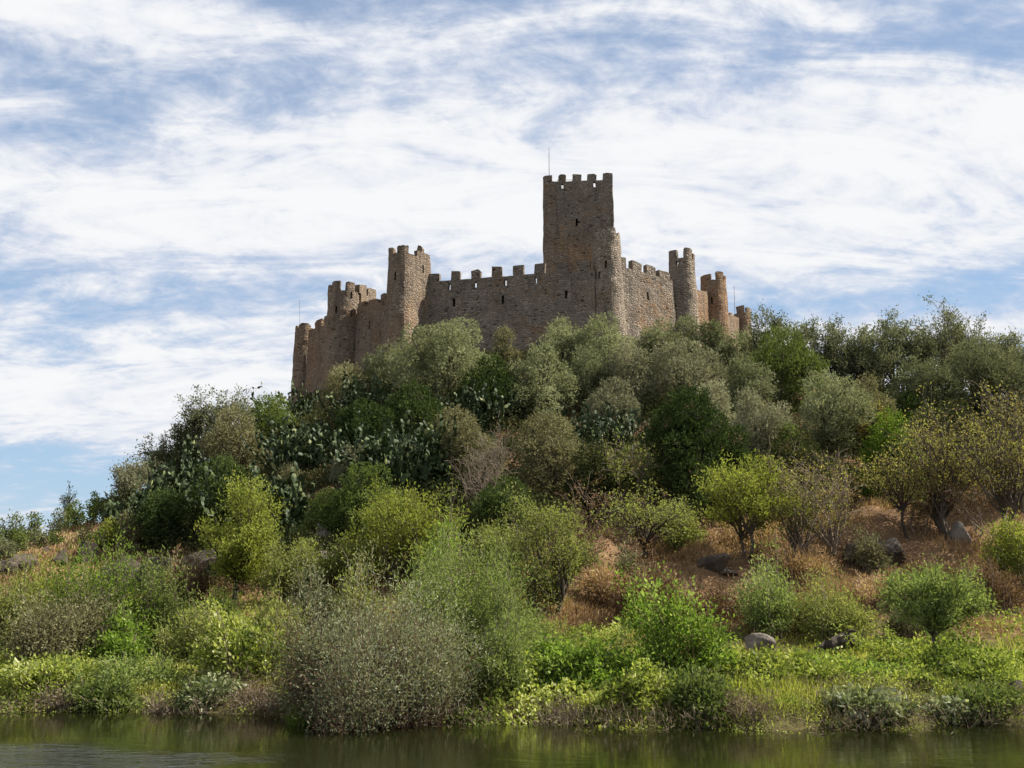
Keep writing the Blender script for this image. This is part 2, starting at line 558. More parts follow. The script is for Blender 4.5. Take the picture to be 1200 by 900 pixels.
# ------------------------------------------------------------------ terrain
GX = np.array([-140, -90, -60, -42, -35, -27, -20, -10, 0, 10, 20, 32, 45, 70, 110, 140], float)
ROWS = {
    44: [1.4] * 16,
    48: [2.0, 2.0, 2.1, 2.2, 2.2, 2.2, 2.3, 2.4, 2.6, 2.7, 2.7, 2.7, 2.7, 2.6, 2.4, 2.0],
    54: [2.8, 3.0, 3.4, 3.5, 3.4, 3.2, 3.1, 3.8, 4.6, 4.8, 4.8, 4.8, 4.8, 4.5, 3.8, 3.0],
    62: [3.4, 4.0, 4.8, 5.0, 5.1, 5.4, 6.2, 7.2, 7.8, 8.0, 8.0, 7.9, 7.7, 7.0, 5.0, 3.4],
    75: [3.0, 3.6, 4.1, 4.7, 5.4, 8.0, 10.0, 12.0, 13.0, 13.0, 12.6, 12.2, 12.0, 10.5, 7.0, 4.0],
    90: [3.0, 3.8, 4.7, 5.5, 6.4, 11.0, 15.0, 19.0, 20.0, 20.0, 19.5, 18.6, 18.4, 16.0, 9.5, 5.0],
    100: [2.8, 3.8, 4.8, 5.6, 6.8, 13.0, 19.0, 23.6, 24.8, 24.8, 23.2, 20.4, 19.6, 17.0, 10.0, 5.0],
    112: [2.6, 3.7, 4.8, 5.6, 6.8, 13.5, 21.5, 25.5, 26.0, 26.0, 24.4, 20.2, 19.2, 16.5, 9.5, 5.0],
    130: [2.2, 3.2, 4.3, 5.2, 6.3, 12.0, 18.5, 24.0, 25.0, 25.0, 22.0, 18.0, 17.0, 14.0, 8.0, 4.0],
    160: [1.0, 2.0, 3.0, 4.0, 4.5, 6.5, 9.0, 12.0, 13.0, 13.0, 11.5, 10.0, 9.0, 7.0, 4.0, 2.0],
    200: [-2.5] * 16,
    240: [-4.0] * 16,
}


def shore(X):
    X = np.asarray(X, float)
    return (31.2 - 1.9 * np.tanh((X + 4.0) / 5.0) + 0.5 * np.sin(X * 0.55 + 1.0) + 0.25 * np.sin(X * 1.7)
            + 0.0016 * np.maximum(np.abs(X) - 25, 0) ** 2)


DX = 0.5
TX = np.arange(-140, 140 + DX, DX)
TY = np.arange(20, 240 + DX, DX)


def make_table():
    gy = np.array(sorted(ROWS), float)
    tab = np.array([ROWS[int(k)] for k in gy])
    rowx = np.array([np.interp(TX, GX, r) for r in tab])          # (ny, nx)
    Z = np.empty((len(TY), len(TX)))
    sh = shore(TX)
    for i in range(len(TX)):
        ys = np.concatenate([[15, sh[i] - 6, sh[i] - 1.2, sh[i], sh[i] + 0.7, sh[i] + 5, 41], gy])
        zs = np.concatenate([[-3, -2.2, -0.7, 0.0, 0.45, 0.8, 1.1], rowx[:, i]])
        Z[:, i] = np.interp(TY, ys, zs)
    Zs = Z.copy()
    for _ in range(3):
        for ax in (0, 1):
            k = np.ones(9) / 9
            pad = [(0, 0), (0, 0)]
            pad[ax] = (4, 4)
            Zp = np.pad(Zs, pad, mode='edge')
            Zs = np.apply_along_axis(lambda a: np.convolve(a, k, 'valid'), ax, Zp)
    Yg, Xg = np.meshgrid(TY, TX, indexing='ij')
    wgt = np.clip((Yg - sh[None, :] - 4) / 8, 0, 1)
    Zs = Z * (1 - wgt) + Zs * wgt
    P = np.stack([Xg, Yg], -1)
    n = 0.45 * SN(1, 0.25)(P) + 0.22 * SN(2, 0.7)(P) + 0.10 * SN(3, 1.9)(P)
    amp = np.clip((Yg - 42) / 12, 0.0, 1.0) * np.where(Xg < -28, 0.5, 1.0)
    amp = amp * (1 + 0.9 * np.exp(-((Yg - 54) / 9) ** 2) * (Xg > -2))
    flat = np.exp(-(((Xg - 1) / 22) ** 4 + ((Yg - 110) / 16) ** 4))
    return Zs + n * amp * (1 - 0.6 * flat) + 0.05 * SN(4, 1.5)(P) * np.clip(Yg - sh[None, :] - 0.5, 0, 1)


TZ = make_table()


def gz(X, Y):
    X = np.asarray(X, float)
    Y = np.asarray(Y, float)
    fx = np.clip((X - TX[0]) / DX, 0, len(TX) - 1.001)
    fy = np.clip((Y - TY[0]) / DX, 0, len(TY) - 1.001)
    ix = fx.astype(int)
    iy = fy.astype(int)
    ax = fx - ix
    ay = fy - iy
    return ((TZ[iy, ix] * (1 - ax) + TZ[iy, ix + 1] * ax) * (1 - ay) + (TZ[iy + 1, ix] * (1 - ax) + TZ[iy + 1, ix + 1] * ax) * ay)


def ground_hit(u, v, fallback=96.0):
    """where the line of sight of a pixel meets the terrain"""
    d = pix_dir(u, v)
    Y = np.arange(27.0, 125.0, 0.1)
    t = Y / d[1]
    X = d[0] * t
    Z = EYE + d[2] * t
    below = Z <= gz(X, Y)
    if below.any():
        i = int(np.argmax(below))
        return float(X[i]), float(Y[i])
    t = fallback / d[1]
    return float(d[0] * t), fallback


def grid_faces(nr, nc):
    i = np.arange(nr - 1)[:, None] * nc + np.arange(nc - 1)[None, :]
    i = i.ravel()
    return np.stack([i, i + 1, i + nc + 1, i + nc], -1)


def build_terrain():
    xs = np.concatenate([np.arange(-140, -56, 3.0), np.arange(-56, 56, 0.6), np.arange(56, 141, 3.0)])
    ys = np.concatenate([np.arange(22, 70, 0.45), np.arange(70, 135, 0.9), np.arange(135, 241, 3.0)])
    Yg, Xg = np.meshgrid(ys, xs, indexing='ij')
    V = np.stack([Xg, Yg, gz(Xg, Yg)], -1).reshape(-1, 3)
    o = mesh_obj('terrain', V, grid_faces(len(ys), len(xs)), M['ground'], smooth=True)
    tag(o, kind='structure')
    # the river reaches past the horizon on every side
    S = 6000.0
    w = mesh_obj('water', [(-S, -S, 0), (S, -S, 0), (S, S, 0), (-S, S, 0)], np.array([[0, 1, 2, 3]]), M['water'])
    tag(w, kind='structure')
    # low land on the far side of the river, behind the islet
    xs = np.linspace(-3000, 3000, 90)
    ys = np.array([420, 440, 520, 700, 1000, 1500, 2500, 4000, 5900.0])
    Yg, Xg = np.meshgrid(ys, xs, indexing='ij')
    hz = np.array([-1, 2, 5, 9, 14, 18, 20, 20, 20.0])[:, None] * (1 + 0.3 * np.sin(Xg * 0.004 + 1) * (Yg > 450))
    V = np.stack([Xg, Yg, hz], -1).reshape(-1, 3)
    o = mesh_obj('hills', V, grid_faces(len(ys), len(xs)), M['ground'], smooth=True)
    tag(o, kind='structure')


build_terrain()

# ------------------------------------------------------------------ castle
jit1, jit2, jit3 = SN(11, 1.9), SN(12, 1.9), SN(13, 1.9)
jf1, jf2, jf3 = SN(14, 6.0), SN(15, 6.0), SN(16, 6.0)


def rough(V, a=0.035):
    return V + a * np.stack([jit1(V), jit2(V), jit3(V) * 0.6], -1) + 0.5 * a * np.stack([jf1(V), jf2(V), jf3(V) * 0.8], -1)


mer_rng = np.random.default_rng(404)


def worn(f):
    """a merlon block with its own height, tilt and chipped corners"""
    hs, tl, c0, c1 = mer_rng.uniform(0.88, 1.06), mer_rng.normal() * 0.07, mer_rng.random() ** 4 * 0.4, mer_rng.random() ** 4 * 0.4

    def g(a, b, c):
        k = hs + tl * (a - 0.5) - c0 * np.clip(1 - a * 5.0, 0, 1) ** 0.7 - c1 * np.clip(1 - (1 - a) * 5.0, 0, 1) ** 0.7
        return f(a, b * k, c)
    return g


class Geo:
    def __init__(s):
        s.V = []
        s.F = []
        s.n = 0

    def surf(s, f, a, b, holes=(), flip=False):
        """f(A,B) -> (...,3) over breakpoints a, b; cells whose centre lies in a hole are left open"""
        a = np.unique(np.round(np.concatenate([np.asarray(a, float)] + [[h[0], h[1]] for h in holes]), 5))
        b = np.unique(np.round(np.concatenate([np.asarray(b, float)] + [[h[2], h[3]] for h in holes]), 5))
        A, B = np.meshgrid(a, b, indexing='ij')
        V = f(A, B).reshape(-1, 3)
        Fc = grid_faces(len(a), len(b))
        if holes:
            ca = (A[:-1, :-1] + A[1:, 1:]).ravel() / 2
            cb = (B[:-1, :-1] + B[1:, 1:]).ravel() / 2
            keep = np.ones(len(Fc), bool)
            for h in holes:
                keep &= ~((ca > h[0]) & (ca < h[1]) & (cb > h[2]) & (cb < h[3]))
            Fc = Fc[keep]
        if flip:
            Fc = Fc[:, ::-1]
        s.V.append(rough(V))
        s.F.append(Fc + s.n)
        s.n += len(V)

    def block(s, f, na, nb, nc, skip=(), holes=()):
        """f(a,b,c) with a along, b up, c through the thickness, each 0..1"""
        la, lb, lc = (np.linspace(0, 1, k + 1) for k in (na, nb, nc))
        if 'front' not in skip:
            s.surf(lambda A, B: f(A, B, 0 * A), la, lb, holes, flip=True)
        if 'back' not in skip:
            s.surf(lambda A, B: f(A, B, 0 * A + 1), la, lb, holes if 'through' in skip else ())
        if 'left' not in skip:
            s.surf(lambda A, B: f(0 * A, A, B), lb, lc, flip=True)
        if 'right' not in skip:
            s.surf(lambda A, B: f(0 * A + 1, A, B), lb, lc)
        if 'top' not in skip:
            s.surf(lambda A, B: f(A, 0 * A + 1, B), la, lc, flip=True)
        if 'bottom' not in skip:
            s.surf(lambda A, B: f(A, 0 * A, B), la, lc)
        if 'through' in skip:
            for h in holes:
                s.recess(f, h, 1.0)

    def recess(s, f, h, depth, back=False):
        a0, a1, b0, b1 = h
        k = np.array([0, 1.0])
        s.surf(lambda A, B: f(0 * A + a0, b0 + (b1 - b0) * A, B * depth), k, k)
        s.surf(lambda A, B: f(0 * A + a1, b0 + (b1 - b0) * A, B * depth), k, k, flip=True)
        s.surf(lambda A, B: f(a0 + (a1 - a0) * A, 0 * A + b0, B * depth), k, k, flip=True)
        s.surf(lambda A, B: f(a0 + (a1 - a0) * A, 0 * A + b1, B * depth), k, k)
        if back:
            s.surf(lambda A, B: f(a0 + (a1 - a0) * A, b0 + (b1 - b0) * B, 0 * A + depth), k, k, flip=True)

    def build(s, name, mat, parent=None):
        return mesh_obj(name, np.concatenate(s.V), s.F, mat, parent)


CASTLE = empty('stone_castle', (0, 108, 25))
tag(CASTLE, 'medieval stone castle with square keep and round towers crowning the wooded hill', 'castle')
CINV = np.array([0, 108, 25.0])


def cpart(g, name, mat, parent, label=None):
    """all castle meshes are written in world metres and shifted to the castle's own origin"""
    V = np.concatenate(g.V) - CINV
    o = mesh_obj(name, V, g.F, mat, parent)
    if label:
        o['label'] = label
    return o


def line_t(u, v, p0, p1):
    d = pix_dir(u, v)
    k = d[0] / d[1]
    dx, dy = p1[0] - p0[0], p1[1] - p0[1]
    return (k * p0[1] - p0[0]) / (dx - k * dy)


def zat(v, Y):
    return at(600, v, Y)[2]


def stretch(v, Y0):   # pixel height to metres
    return v * Y0 / F


def curtain_wall(p0, p1, v0, v1, zb, merlons, slits=(), loops=(), th=1.3, mat='stone_grey', label=None):
    """p0, p1 front face ends in plan; v0, v1 the crenel line; merlons (u0,u1,vtop); slits (u,v); loops: see-through (u)"""
    p0 = np.array(p0, float)
    p1 = np.array(p1, float)
    L = np.linalg.norm(p1 - p0)
    e = (p1 - p0) / L
    nrm = np.array([-e[1], e[0]])          # pointing back, away from the eye
    if nrm[1] < 0:
        nrm = -nrm
    z0, z1 = zat(v0, p0[1]), zat(v1, p1[1])

    def zt(a):
        return z0 + (z1 - z0) * a
    para, lint = 0.95, 0.32

    def body(a, b, c):
        x = p0[0] + e[0] * L * a + nrm[0] * th * c
        y = p0[1] + e[1] * L * a + nrm[1] * th * c
        lean = 0.45 * (1 - b)
        return np.stack([x - nrm[0] * lean * (1 - c), y - nrm[1] * lean * (1 - c), zb + (zt(a) - para - zb) * b], -1)
    holes = []
    H = (z0 + z1) / 2 - para - zb
    for (u, v) in slits:
        t = line_t(u, v, p0, p1)
        Y = p0[1] + e[1] * L * t
        b = (zat(v, Y) - zb) / (zt(t) - para - zb)
        holes.append((t - 0.13 / L, t + 0.13 / L, b - 0.42 / H, b + 0.42 / H))
    g = Geo()
    na = max(2, int(L / 0.5))
    nb = max(2, int(H / 0.5))
    g.block(body, na, nb, 2, skip=('bottom',), holes=holes)
    pt = 0.55

    def pf(za, zbb):
        def f(a, b, c):
            x = p0[0] + e[0] * L * a + nrm[0] * pt * c
            y = p0[1] + e[1] * L * a + nrm[1] * pt * c
            return np.stack([x, y, zt(a) + za + (zbb - za) * b], -1)
        return f
    cuts = []
    for (u, v) in loops:
        t = line_t(u, v, p0, p1)
        cuts.append((t - 0.11 / L, t + 0.11 / L))
    cuts.sort()
    edges = [0.0] + [x for c in cuts for x in c] + [1.0]
    base = pf(-para, -lint)
    for i in range(0, len(edges), 2):
        a0, a1 = edges[i], edges[i + 1]
        g.block(lambda a, b, c, a0=a0, a1=a1: base(a0 + (a1 - a0) * a, b, c), max(1, int((a1 - a0) * L / 0.5)), 2, 1, skip=('bottom', 'top'))
    g.block(pf(-lint, 0.0), na, 1, 1)
    o = cpart(g, 'curtain_wall', M[mat], CASTLE, label)
    for h in holes:
        r = Geo()
        r.recess(body, h, 0.7 / th, back=True)
        cpart(r, 'arrow_slit', M[mat], o)
    for (u0, u1, vt) in merlons:
        t0, t1 = line_t(u0, vt, p0, p1), line_t(u1, vt, p0, p1)
        tm = (t0 + t1) / 2
        ht = zat(vt, p0[1] + e[1] * L * tm) - zt(tm)
        mg = Geo()
        tilt = 0.06 * math.sin(u0 * 1.7)
        mg.block(worn(lambda a, b, c: np.stack([
            p0[0] + e[0] * L * (t0 + (t1 - t0) * a) + nrm[0] * (pt - 0.004) * (c * 0.98 + 0.01),
            p0[1] + e[1] * L * (t0 + (t1 - t0) * a) + nrm[1] * (pt - 0.004) * (c * 0.98 + 0.01),
            zt(t0 + (t1 - t0) * a) - 0.01 + (ht + tilt * (a - 0.5)) * b], -1)), 7, 5, 2, skip=('bottom',))
        cpart(mg, 'merlon', M[mat], o)
    return o


def round_tower(uc, rpx, Y, vcren, zb, fmerl, bmerl=(), slits=(), batter=0.35, mat='stone_grey', label=None, loops=(), back_low=False):
    """uc, rpx: centre and radius at the crenel line; Y: depth of the axis; fmerl: (u0,u1,vtop) front; bmerl: (deg0,deg1,height)"""
    c0 = at(uc, vcren, Y)
    cx, cy = c0[0], c0[1]
    r = rpx * Y / F
    zt = zat(vcren, Y - r)
    para = 0.95
    H = zt - zb

    def rad(z):
        q = np.clip((zt - z) / H, 0, 1)
        return r + batter * q ** 1.3

    def outer(A, B):     # A angle (0 = towards +X, -90 towards the eye), B 0..1
        z = zb + H * B
        rr = rad(z)
        return np.stack([cx + rr * np.cos(A), cy + rr * np.sin(A), z], -1)
    holes = []
    for (u, v) in slits:
        x = at(u, v, Y - r)[0]
        a = -pi / 2 + math.asin(max(-0.95, min(0.95, (x - cx) / (r + batter * 0.3))))
        b = (zat(v, Y - r) - zb) / H
        holes.append((a - 0.10 / r, a + 0.10 / r, b - 0.38 / H, b + 0.38 / H))
    lholes = []
    for (u, v) in loops:
        x = at(u, v, Y - r)[0]
        a = -pi / 2 + math.asin(max(-0.95, min(0.95, (x - cx) / r)))
        b = (zat(v, Y - r) - zb) / H
        lholes.append((a - 0.14 / r, a + 0.14 / r, b - 0.22 / H, b + 0.22 / H))
    g = Geo()
    ang = np.linspace(-pi, pi, 41)
    g.surf(outer, ang, np.linspace(0, 1, max(4, int(H / 0.5))), holes + lholes)
    pt = 0.45 if r > 1.2 else 0.36
    ri = r - pt
    k = np.linspace(0, 1, 3)
    g.surf(lambda A, B: np.stack([cx + (r - pt * B) * np.cos(A), cy + (r - pt * B) * np.sin(A), zt + 0 * A], -1), ang, k)
    g.surf(lambda A, B: np.stack([cx + ri * np.cos(A), cy + ri * np.sin(A), zt - para * (1 - B)], -1), ang, k, holes=[(h[0], h[1], (h[2] * H - H + para) / para, (h[3] * H - H + para) / para) for h in lholes], flip=True)
    g.surf(lambda A, B: np.stack([cx + ri * B * np.cos(A), cy + ri * B * np.sin(A), zt - para + 0 * A], -1), ang, np.array([0.02, 1.0]))
    o = cpart(g, 'round_tower', M[mat], CASTLE, label)

    def radial(h):
        return lambda a, b, c: np.stack([
            cx + (rad(zb + H * b) - c) * np.cos(a), cy + (rad(zb + H * b) - c) * np.sin(a), zb + H * b], -1)
    for h in holes:
        rr = Geo()
        rr.recess(radial(h), h, 0.6, back=True)
        cpart(rr, 'arrow_slit', M[mat], o)
    for h in lholes:
        rr = Geo()
        rr.recess(radial(h), h, pt)
        cpart(rr, 'loophole', M[mat], o)

    def merlon(a0, a1, ht):
        mg = Geo()
        mg.block(worn(lambda a, b, c: np.stack([
            cx + (r - 0.006 - (pt - 0.012) * c) * np.cos(a0 + (a1 - a0) * a),
            cy + (r - 0.006 - (pt - 0.012) * c) * np.sin(a0 + (a1 - a0) * a),
            zt - 0.01 + ht * b], -1)), 7, 5, 1, skip=('bottom',))
        cpart(mg, 'merlon', M[mat], o)
    for (u0, u1, vt) in fmerl:
        zz = zat(vt, Y - r * 0.8)
        q = [max(-1.0, min(1.0, (at(u, vt, Y)[0] - cx) / r)) for u in (u0, u1)]
        a0, a1 = (-pi / 2 + math.asin(x) for x in q)
        merlon(a0, a1, zz - zt)
    for (d0, d1, ht) in bmerl:
        merlon(R(d0), R(d1), ht)
    return o


# main curtain wall (coming nearer to the right), right curtain wall (going back), left curtain walls
Pm0 = (at(503, 329, 103.6)[0], 103.6)
Pm1 = (at(697, 316, 100.3)[0], 100.3)
curtain_wall(Pm0, Pm1, 330, 316, 21.5,
             [(503, 515, 320), (528, 539, 317), (552, 563, 315), (576, 588, 312.5), (601, 614, 310.5), (626, 638, 308), (651, 663, 306), (676, 691, 304)],
             slits=[(532, 355), (590, 351.5), (663.5, 345)],
             loops=[(526.5, 336), (557, 335), (592, 332), (628, 328)], label='long curtain wall in shade with eight merlons')
Pr0 = (at(724, 311, 100.8)[0], 100.8)
Pr1 = (at(790, 329, 105.5)[0], 105.5)
curtain_wall(Pr0, Pr1, 311, 329, 21.5,
             [(726, 734, 302), (741, 752, 306), (758, 768.5, 311), (773, 785, 317)],
             slits=[(759, 347)], label='receding curtain wall with rugged sunlit stones')
Pq0 = (at(808, 345, 107.5)[0], 107.5)
Pq1 = (at(832, 350, 112.0)[0], 112.0)
curtain_wall(Pq0, Pq1, 338, 342, 21.5, [], mat='stone_red')
Pz0 = (at(846, 362, 114.5)[0], 114.5)
Pz1 = (at(866, 376, 121.0)[0], 121.0)
curtain_wall(Pz0, Pz1, 366, 372, 19.5, [(855, 858, 366)], mat='stone_warm')
Pl0 = (at(418, 360, 107.6)[0], 107.6)
Pl1 = (at(456, 350, 103.2)[0], 103.2)
curtain_wall(Pl0, Pl1, 361.5, 351, 20.5, [(419, 427, 354), (432, 443, 349.5), (446, 452, 344)],
             slits=[(452, 365), (433, 381)], mat='stone_warm', label='brown curtain wall with patched plaster')
Pk0 = (at(362, 384, 114.0)[0], 114.0)
Pk1 = (at(392, 374, 109.0)[0], 109.0)
curtain_wall(Pk0, Pk1, 387, 377, 18.5, [(369, 377, 374), (380, 387, 369.5)], mat='stone_warm')

# round towers
round_tower(711, 16.6, 101.3, 274, 21.5, [(694, 705, 267), (708.5, 720, 266.5), (723, 727.2, 271)],
            bmerl=[(20, 50, 0.7), (75, 110, 0.7), (140, 170, 0.7)], slits=[(709, 310), (701, 322)], batter=0.8, mat='stone_lit', label='tall round tower between the two long curtain walls')
round_tower(799, 15.6, 107.0, 302, 21.5, [(783.4, 791, 292), (799.5, 809, 291), (811, 814.6, 295)],
            bmerl=[(-20, 5, 0.7)], slits=[(789, 332)], loops=[(793.5, 308)], batter=0.62, mat='stone_lit', label='slender round tower with a see-through loophole under its crenels')
round_tower(836, 15.6, 113.0, 328, 20.5, [(820.4, 830, 321), (836, 845.5, 319), (847, 851.6, 322)],
            bmerl=[(60, 95, 0.7)], slits=[(834, 352)], batter=0.5, mat='stone_red', label='orange-brown round tower')
round_tower(869.5, 10.4, 122.0, 366, 17.5, [(861, 870, 358), (872.5, 880, 360.5)], batter=0.3, mat='stone_warm', label='small far turret')
round_tower(403, 19.0, 108.6, 340, 19.0, [(384.4, 391, 332), (392, 401.5, 329), (408, 417.5, 331)],
            bmerl=[(-18, 12, 0.85), (40, 68, 0.85), (100, 130, 0.8)], slits=[(394, 363), (412, 366), (412, 345)], batter=0.35, mat='stone_warm', label='brown round tower with sunlit inner merlons')
# the battered tower's far rampart, its inner face lit by the sun
ga, gb = at(423, 345, 108.4), at(441, 345, 112.0)
curtain_wall((ga[0], 108.4), (gb[0], 112.0), 344, 349, 22.0, [(421.5, 430, 333.5), (432, 441, 337)], th=0.8, mat='stone_warm')
round_tower(357, 11.5, 115.5, 387, 16.5, [(347, 350, 380), (352, 366, 379)], bmerl=[(40, 80, 0.7)], batter=0.55, mat='stone_warm', label='half-round turret at the castle corner')


def corner_tower():
    """five-sided tower, rounded on its left, with one flat face turned to the sun"""
    plan = [(479.0, 101.3), (504.0, 103.7), (505.0, 107.2), (466.0, 107.5), (455.6, 105.0), (455.3, 103.6), (456.3, 102.7), (458.3, 101.95), (461.3, 101.45), (465.3, 101.15), (470.0, 101.0), (474.5, 101.05)]
    zt = zat(299, 102)
    zb = 20.0
    base = np.array([[at(u, 299, Y)[0], Y] for u, Y in plan])
    cen = base.mean(0)
    n = len(base)
    g = Geo()
    H = zt - zb
    recs = []
    slits = {0: [(496, 312)], 8: [(463.3, 326)]}
    for i in range(n):
        a, b = base[i], base[(i + 1) % n]
        L = np.linalg.norm(b - a)

        def f(A, B, C=0, a=a, b=b):
            p = a[None, :] + (b - a)[None, :] * np.asarray(A).reshape(-1, 1)
            q = 1 - np.asarray(B).reshape(-1, 1)
            d = p - cen
            p = p + d / np.linalg.norm(d, axis=1, keepdims=True) * (0.7 * q ** 1.2 - np.asarray(C).reshape(-1, 1) if np.ndim(C) else 0.7 * q ** 1.2 - C)
            z = zb + H * np.asarray(B).reshape(-1, 1)
            return np.concatenate([p, z], 1).reshape(np.shape(A) + (3,))
        holes = []
        if i in slits:
            for (u, v) in slits[i]:
                t = line_t(u, v, a, b)
                bb = (zat(v, 102) - zb) / H
                holes.append((t - 0.11 / L, t + 0.11 / L, bb - 0.4 / H, bb + 0.4 / H))
        g.surf(lambda A, B, f=f: f(A, B), np.linspace(0, 1, max(2, int(L / 0.5) + 1)), np.linspace(0, 1, 26), holes)
        recs += [(f, h) for h in holes]
    pt = 0.5
    inn = np.array([c + (cen - c) / np.linalg.norm(cen - c) * pt for c in base])
    for i in range(n):
        j = (i + 1) % n
        k = np.array([0, 1.0])
        g.surf(lambda A, B, i=i, j=j: np.concatenate([((base[i] * (1 - B[..., None]) + inn[i] * B[..., None]) * (1 - A[..., None]) + (base[j] * (1 - B[..., None]) + inn[j] * B[..., None]) * A[..., None]), np.full(A.shape + (1,), zt)], -1), k, k)
        g.surf(lambda A, B, i=i, j=j: np.concatenate([inn[i] * (1 - A[..., None]) + inn[j] * A[..., None], (zt - 1.0 + B[..., None])], -1), k, k)
    g.surf(lambda A, B: np.concatenate([inn[0] * (1 - A[..., None]) * (1 - B[..., None]) + inn[1] * A[..., None] * (1 - B[..., None]) + inn[3] * (1 - A[..., None]) * B[..., None] + inn[2] * A[..., None] * B[..., None], np.full(A.shape + (1,), zt - 1.0)], -1), np.array([0, 1.0]), np.array([0, 1.0]))
    o = cpart(g, 'corner_tower', M['stone_warm'], CASTLE, 'angular tower with one flat face lit by the sun')
    for f, h in recs:
        r = Geo()
        r.recess(lambda a, b, c, f=f: f(a, b, c), h, 0.6, back=True)
        cpart(r, 'arrow_slit', M['stone_warm'], o)

    def merl(i, t0, t1, vt, i2=None):
        j = (i + 1) % n
        a, b, ia, ib = base[i], base[j], inn[i], inn[j]
        ht = zat(vt, (a[1] + b[1]) / 2) - zt
        mg = Geo()

        def f(A, B, C):
            t = (t0 + (t1 - t0) * A)[..., None]
            C = (0.012 + 0.976 * C)[..., None]
            p = (a * (1 - t) + b * t) * (1 - C) + (ia * (1 - t) + ib * t) * C
            return np.concatenate([p, zt - 0.01 + ht * B[..., None]], -1)
        mg.block(worn(f), 7, 5, 1, skip=('bottom',))
        cpart(mg, 'merlon', M['stone_warm'], o)
    for mi in (9, 10, 11):
        merl(mi, 0.0, 1.0, 287)
    merl(0, 0.42, 0.99, 294.5)
    merl(6, 0.2, 1.0, 291)
    merl(7, 0.0, 0.8, 291)
    merl(4, 0.1, 0.8, 292)
    merl(2, 0.2, 0.4, 291)


corner_tower()


def keep():
    Yk = 114.0
    ca, cb = at(636.2, 212, Yk), at(717.6, 212, Yk)
    w = cb[0] - ca[0]
    zt = zat(213, Yk)
    zb = 24.0
    H = zt - zb
    th = -R(4.4)
    e = np.array([cos(th), sin(th)])
    nb = np.array([-e[1], e[0]])
    o0 = np.array([ca[0], Yk])
    para = 1.3

    def f(a, b, c, dep=w):
        q = 0.10 * (1 - b)
        x = o0[0] + e[0] * (w * a + q * (2 * a - 1)) + nb[0] * (dep * c + q * (2 * c - 1))
        y = o0[1] + e[1] * (w * a + q * (2 * a - 1)) + nb[1] * (dep * c + q * (2 * c - 1))
        return np.stack([x, y, zb + H * b], -1)
    g = Geo()
    slit = [((675 - 636) / 82.0, 262.0)]
    holes = []
    for a, v in slit:
        b = (zat(v, Yk) - zb) / H
        holes.append((a - 0.11 / w, a + 0.11 / w, b - 0.42 / H, b + 0.42 / H))
        holes.append((a + 0.11 / w, a + 0.42 / w, b - 0.02 / H, b + 0.12 / H))
    lp = []
    for u, v in ((659, 218.5), (697, 217.5)):
        a = (u - 636) / 81.8
        b = (zat(v, Yk) - zb) / H
        lp.append((a - 0.11 / w, a + 0.11 / w, b - 0.30 / H, b + 0.30 / H))
    k = np.linspace(0, 1, 16)
    kz = np.linspace(0, 1, 40)
    g.surf(lambda A, B: f(A, B, 0 * A), k, kz, holes + lp, flip=True)
    g.surf(lambda A, B: f(A, B, 0 * A + 1), k, kz, lp)
    g.surf(lambda A, B: f(0 * A, B, A), k, kz)
    g.surf(lambda A, B: f(0 * A + 1, B, A), k, kz, flip=True)
    pt = 0.6 / w
    bl = 1 - para / H
    kk = np.array([0, 1.0])
    # parapet: inner faces, tops, and the roof terrace
    fh = [(h[0], h[1], h[2], h[3]) for h in lp]
    g.surf(lambda A, B: f(A, B, 0 * A + pt), np.linspace(pt, 1 - pt, 8), np.linspace(bl, 1, 3), fh)
    g.surf(lambda A, B: f(A, B, 0 * A + 1 - pt), np.linspace(pt, 1 - pt, 8), np.linspace(bl, 1, 3), fh)
    g.surf(lambda A, B: f(0 * A + pt, B, A), np.linspace(pt, 1 - pt, 8), np.linspace(bl, 1, 3))
    g.surf(lambda A, B: f(0 * A + 1 - pt, B, A), np.linspace(pt, 1 - pt, 8), np.linspace(bl, 1, 3))
    g.surf(lambda A, B: f(A, 0 * A + 1, B * pt), k, kk)
    g.surf(lambda A, B: f(A, 0 * A + 1, 1 - B * pt), k, kk)
    g.surf(lambda A, B: f(B * pt, 0 * A + 1, pt + A * (1 - 2 * pt)), k, kk)
    g.surf(lambda A, B: f(1 - B * pt, 0 * A + 1, pt + A * (1 - 2 * pt)), k, kk)
    g.surf(lambda A, B: f(pt + A * (1 - 2 * pt), 0 * A + bl, pt + B * (1 - 2 * pt)), kk, kk)
    for h in lp:
        g.recess(lambda a, b, c: f(a, b, c), h, pt)
        g.recess(lambda a, b, c: f(a, b, 1 - c), h, pt)
    o = cpart(g, 'keep', M['stone_keep'], CASTLE, 'square keep rising above the curtain walls')
    r = Geo()
    r.recess(lambda a, b, c: f(a, b, c), holes[0], 0.8 / w, back=True)
    r.recess(lambda a, b, c: f(a, b, c), holes[1], 0.8 / w, back=True)
    cpart(r, 'arrow_slit', M['stone_keep'], o)
    ht = 9.2 * Yk / F
    spans = [(636.3, 647), (654.5, 663), (670.5, 681.5), (688.5, 699), (706, 717.5)]
    for side in range(4):
        for i, (u0, u1) in enumerate(spans):
            a0, a1 = max(0.002, (u0 - 636.2) / 81.4), min(0.998, (u1 - 636.2) / 81.4)
            if side >= 2 and i in (0, 4):
                continue
            mg = Geo()

            def mf(A, B, C, side=side, a0=a0, a1=a1):
                s = a0 + (a1 - a0) * A
                c = 0.002 + C * (pt - 0.004)
                p = {0: (s, c), 1: (s, 1 - c), 2: (c, s), 3: (1 - c, s)}[side]
                q = f(p[0], 0 * A + 1.0, p[1])
                q[..., 2] += -0.01 + ht * B
                return q
            mg.block(worn(mf), 7, 5, 1, skip=('bottom',))
            cpart(mg, 'merlon', M['stone_keep'], o)
    return f, bl, zb + H * bl


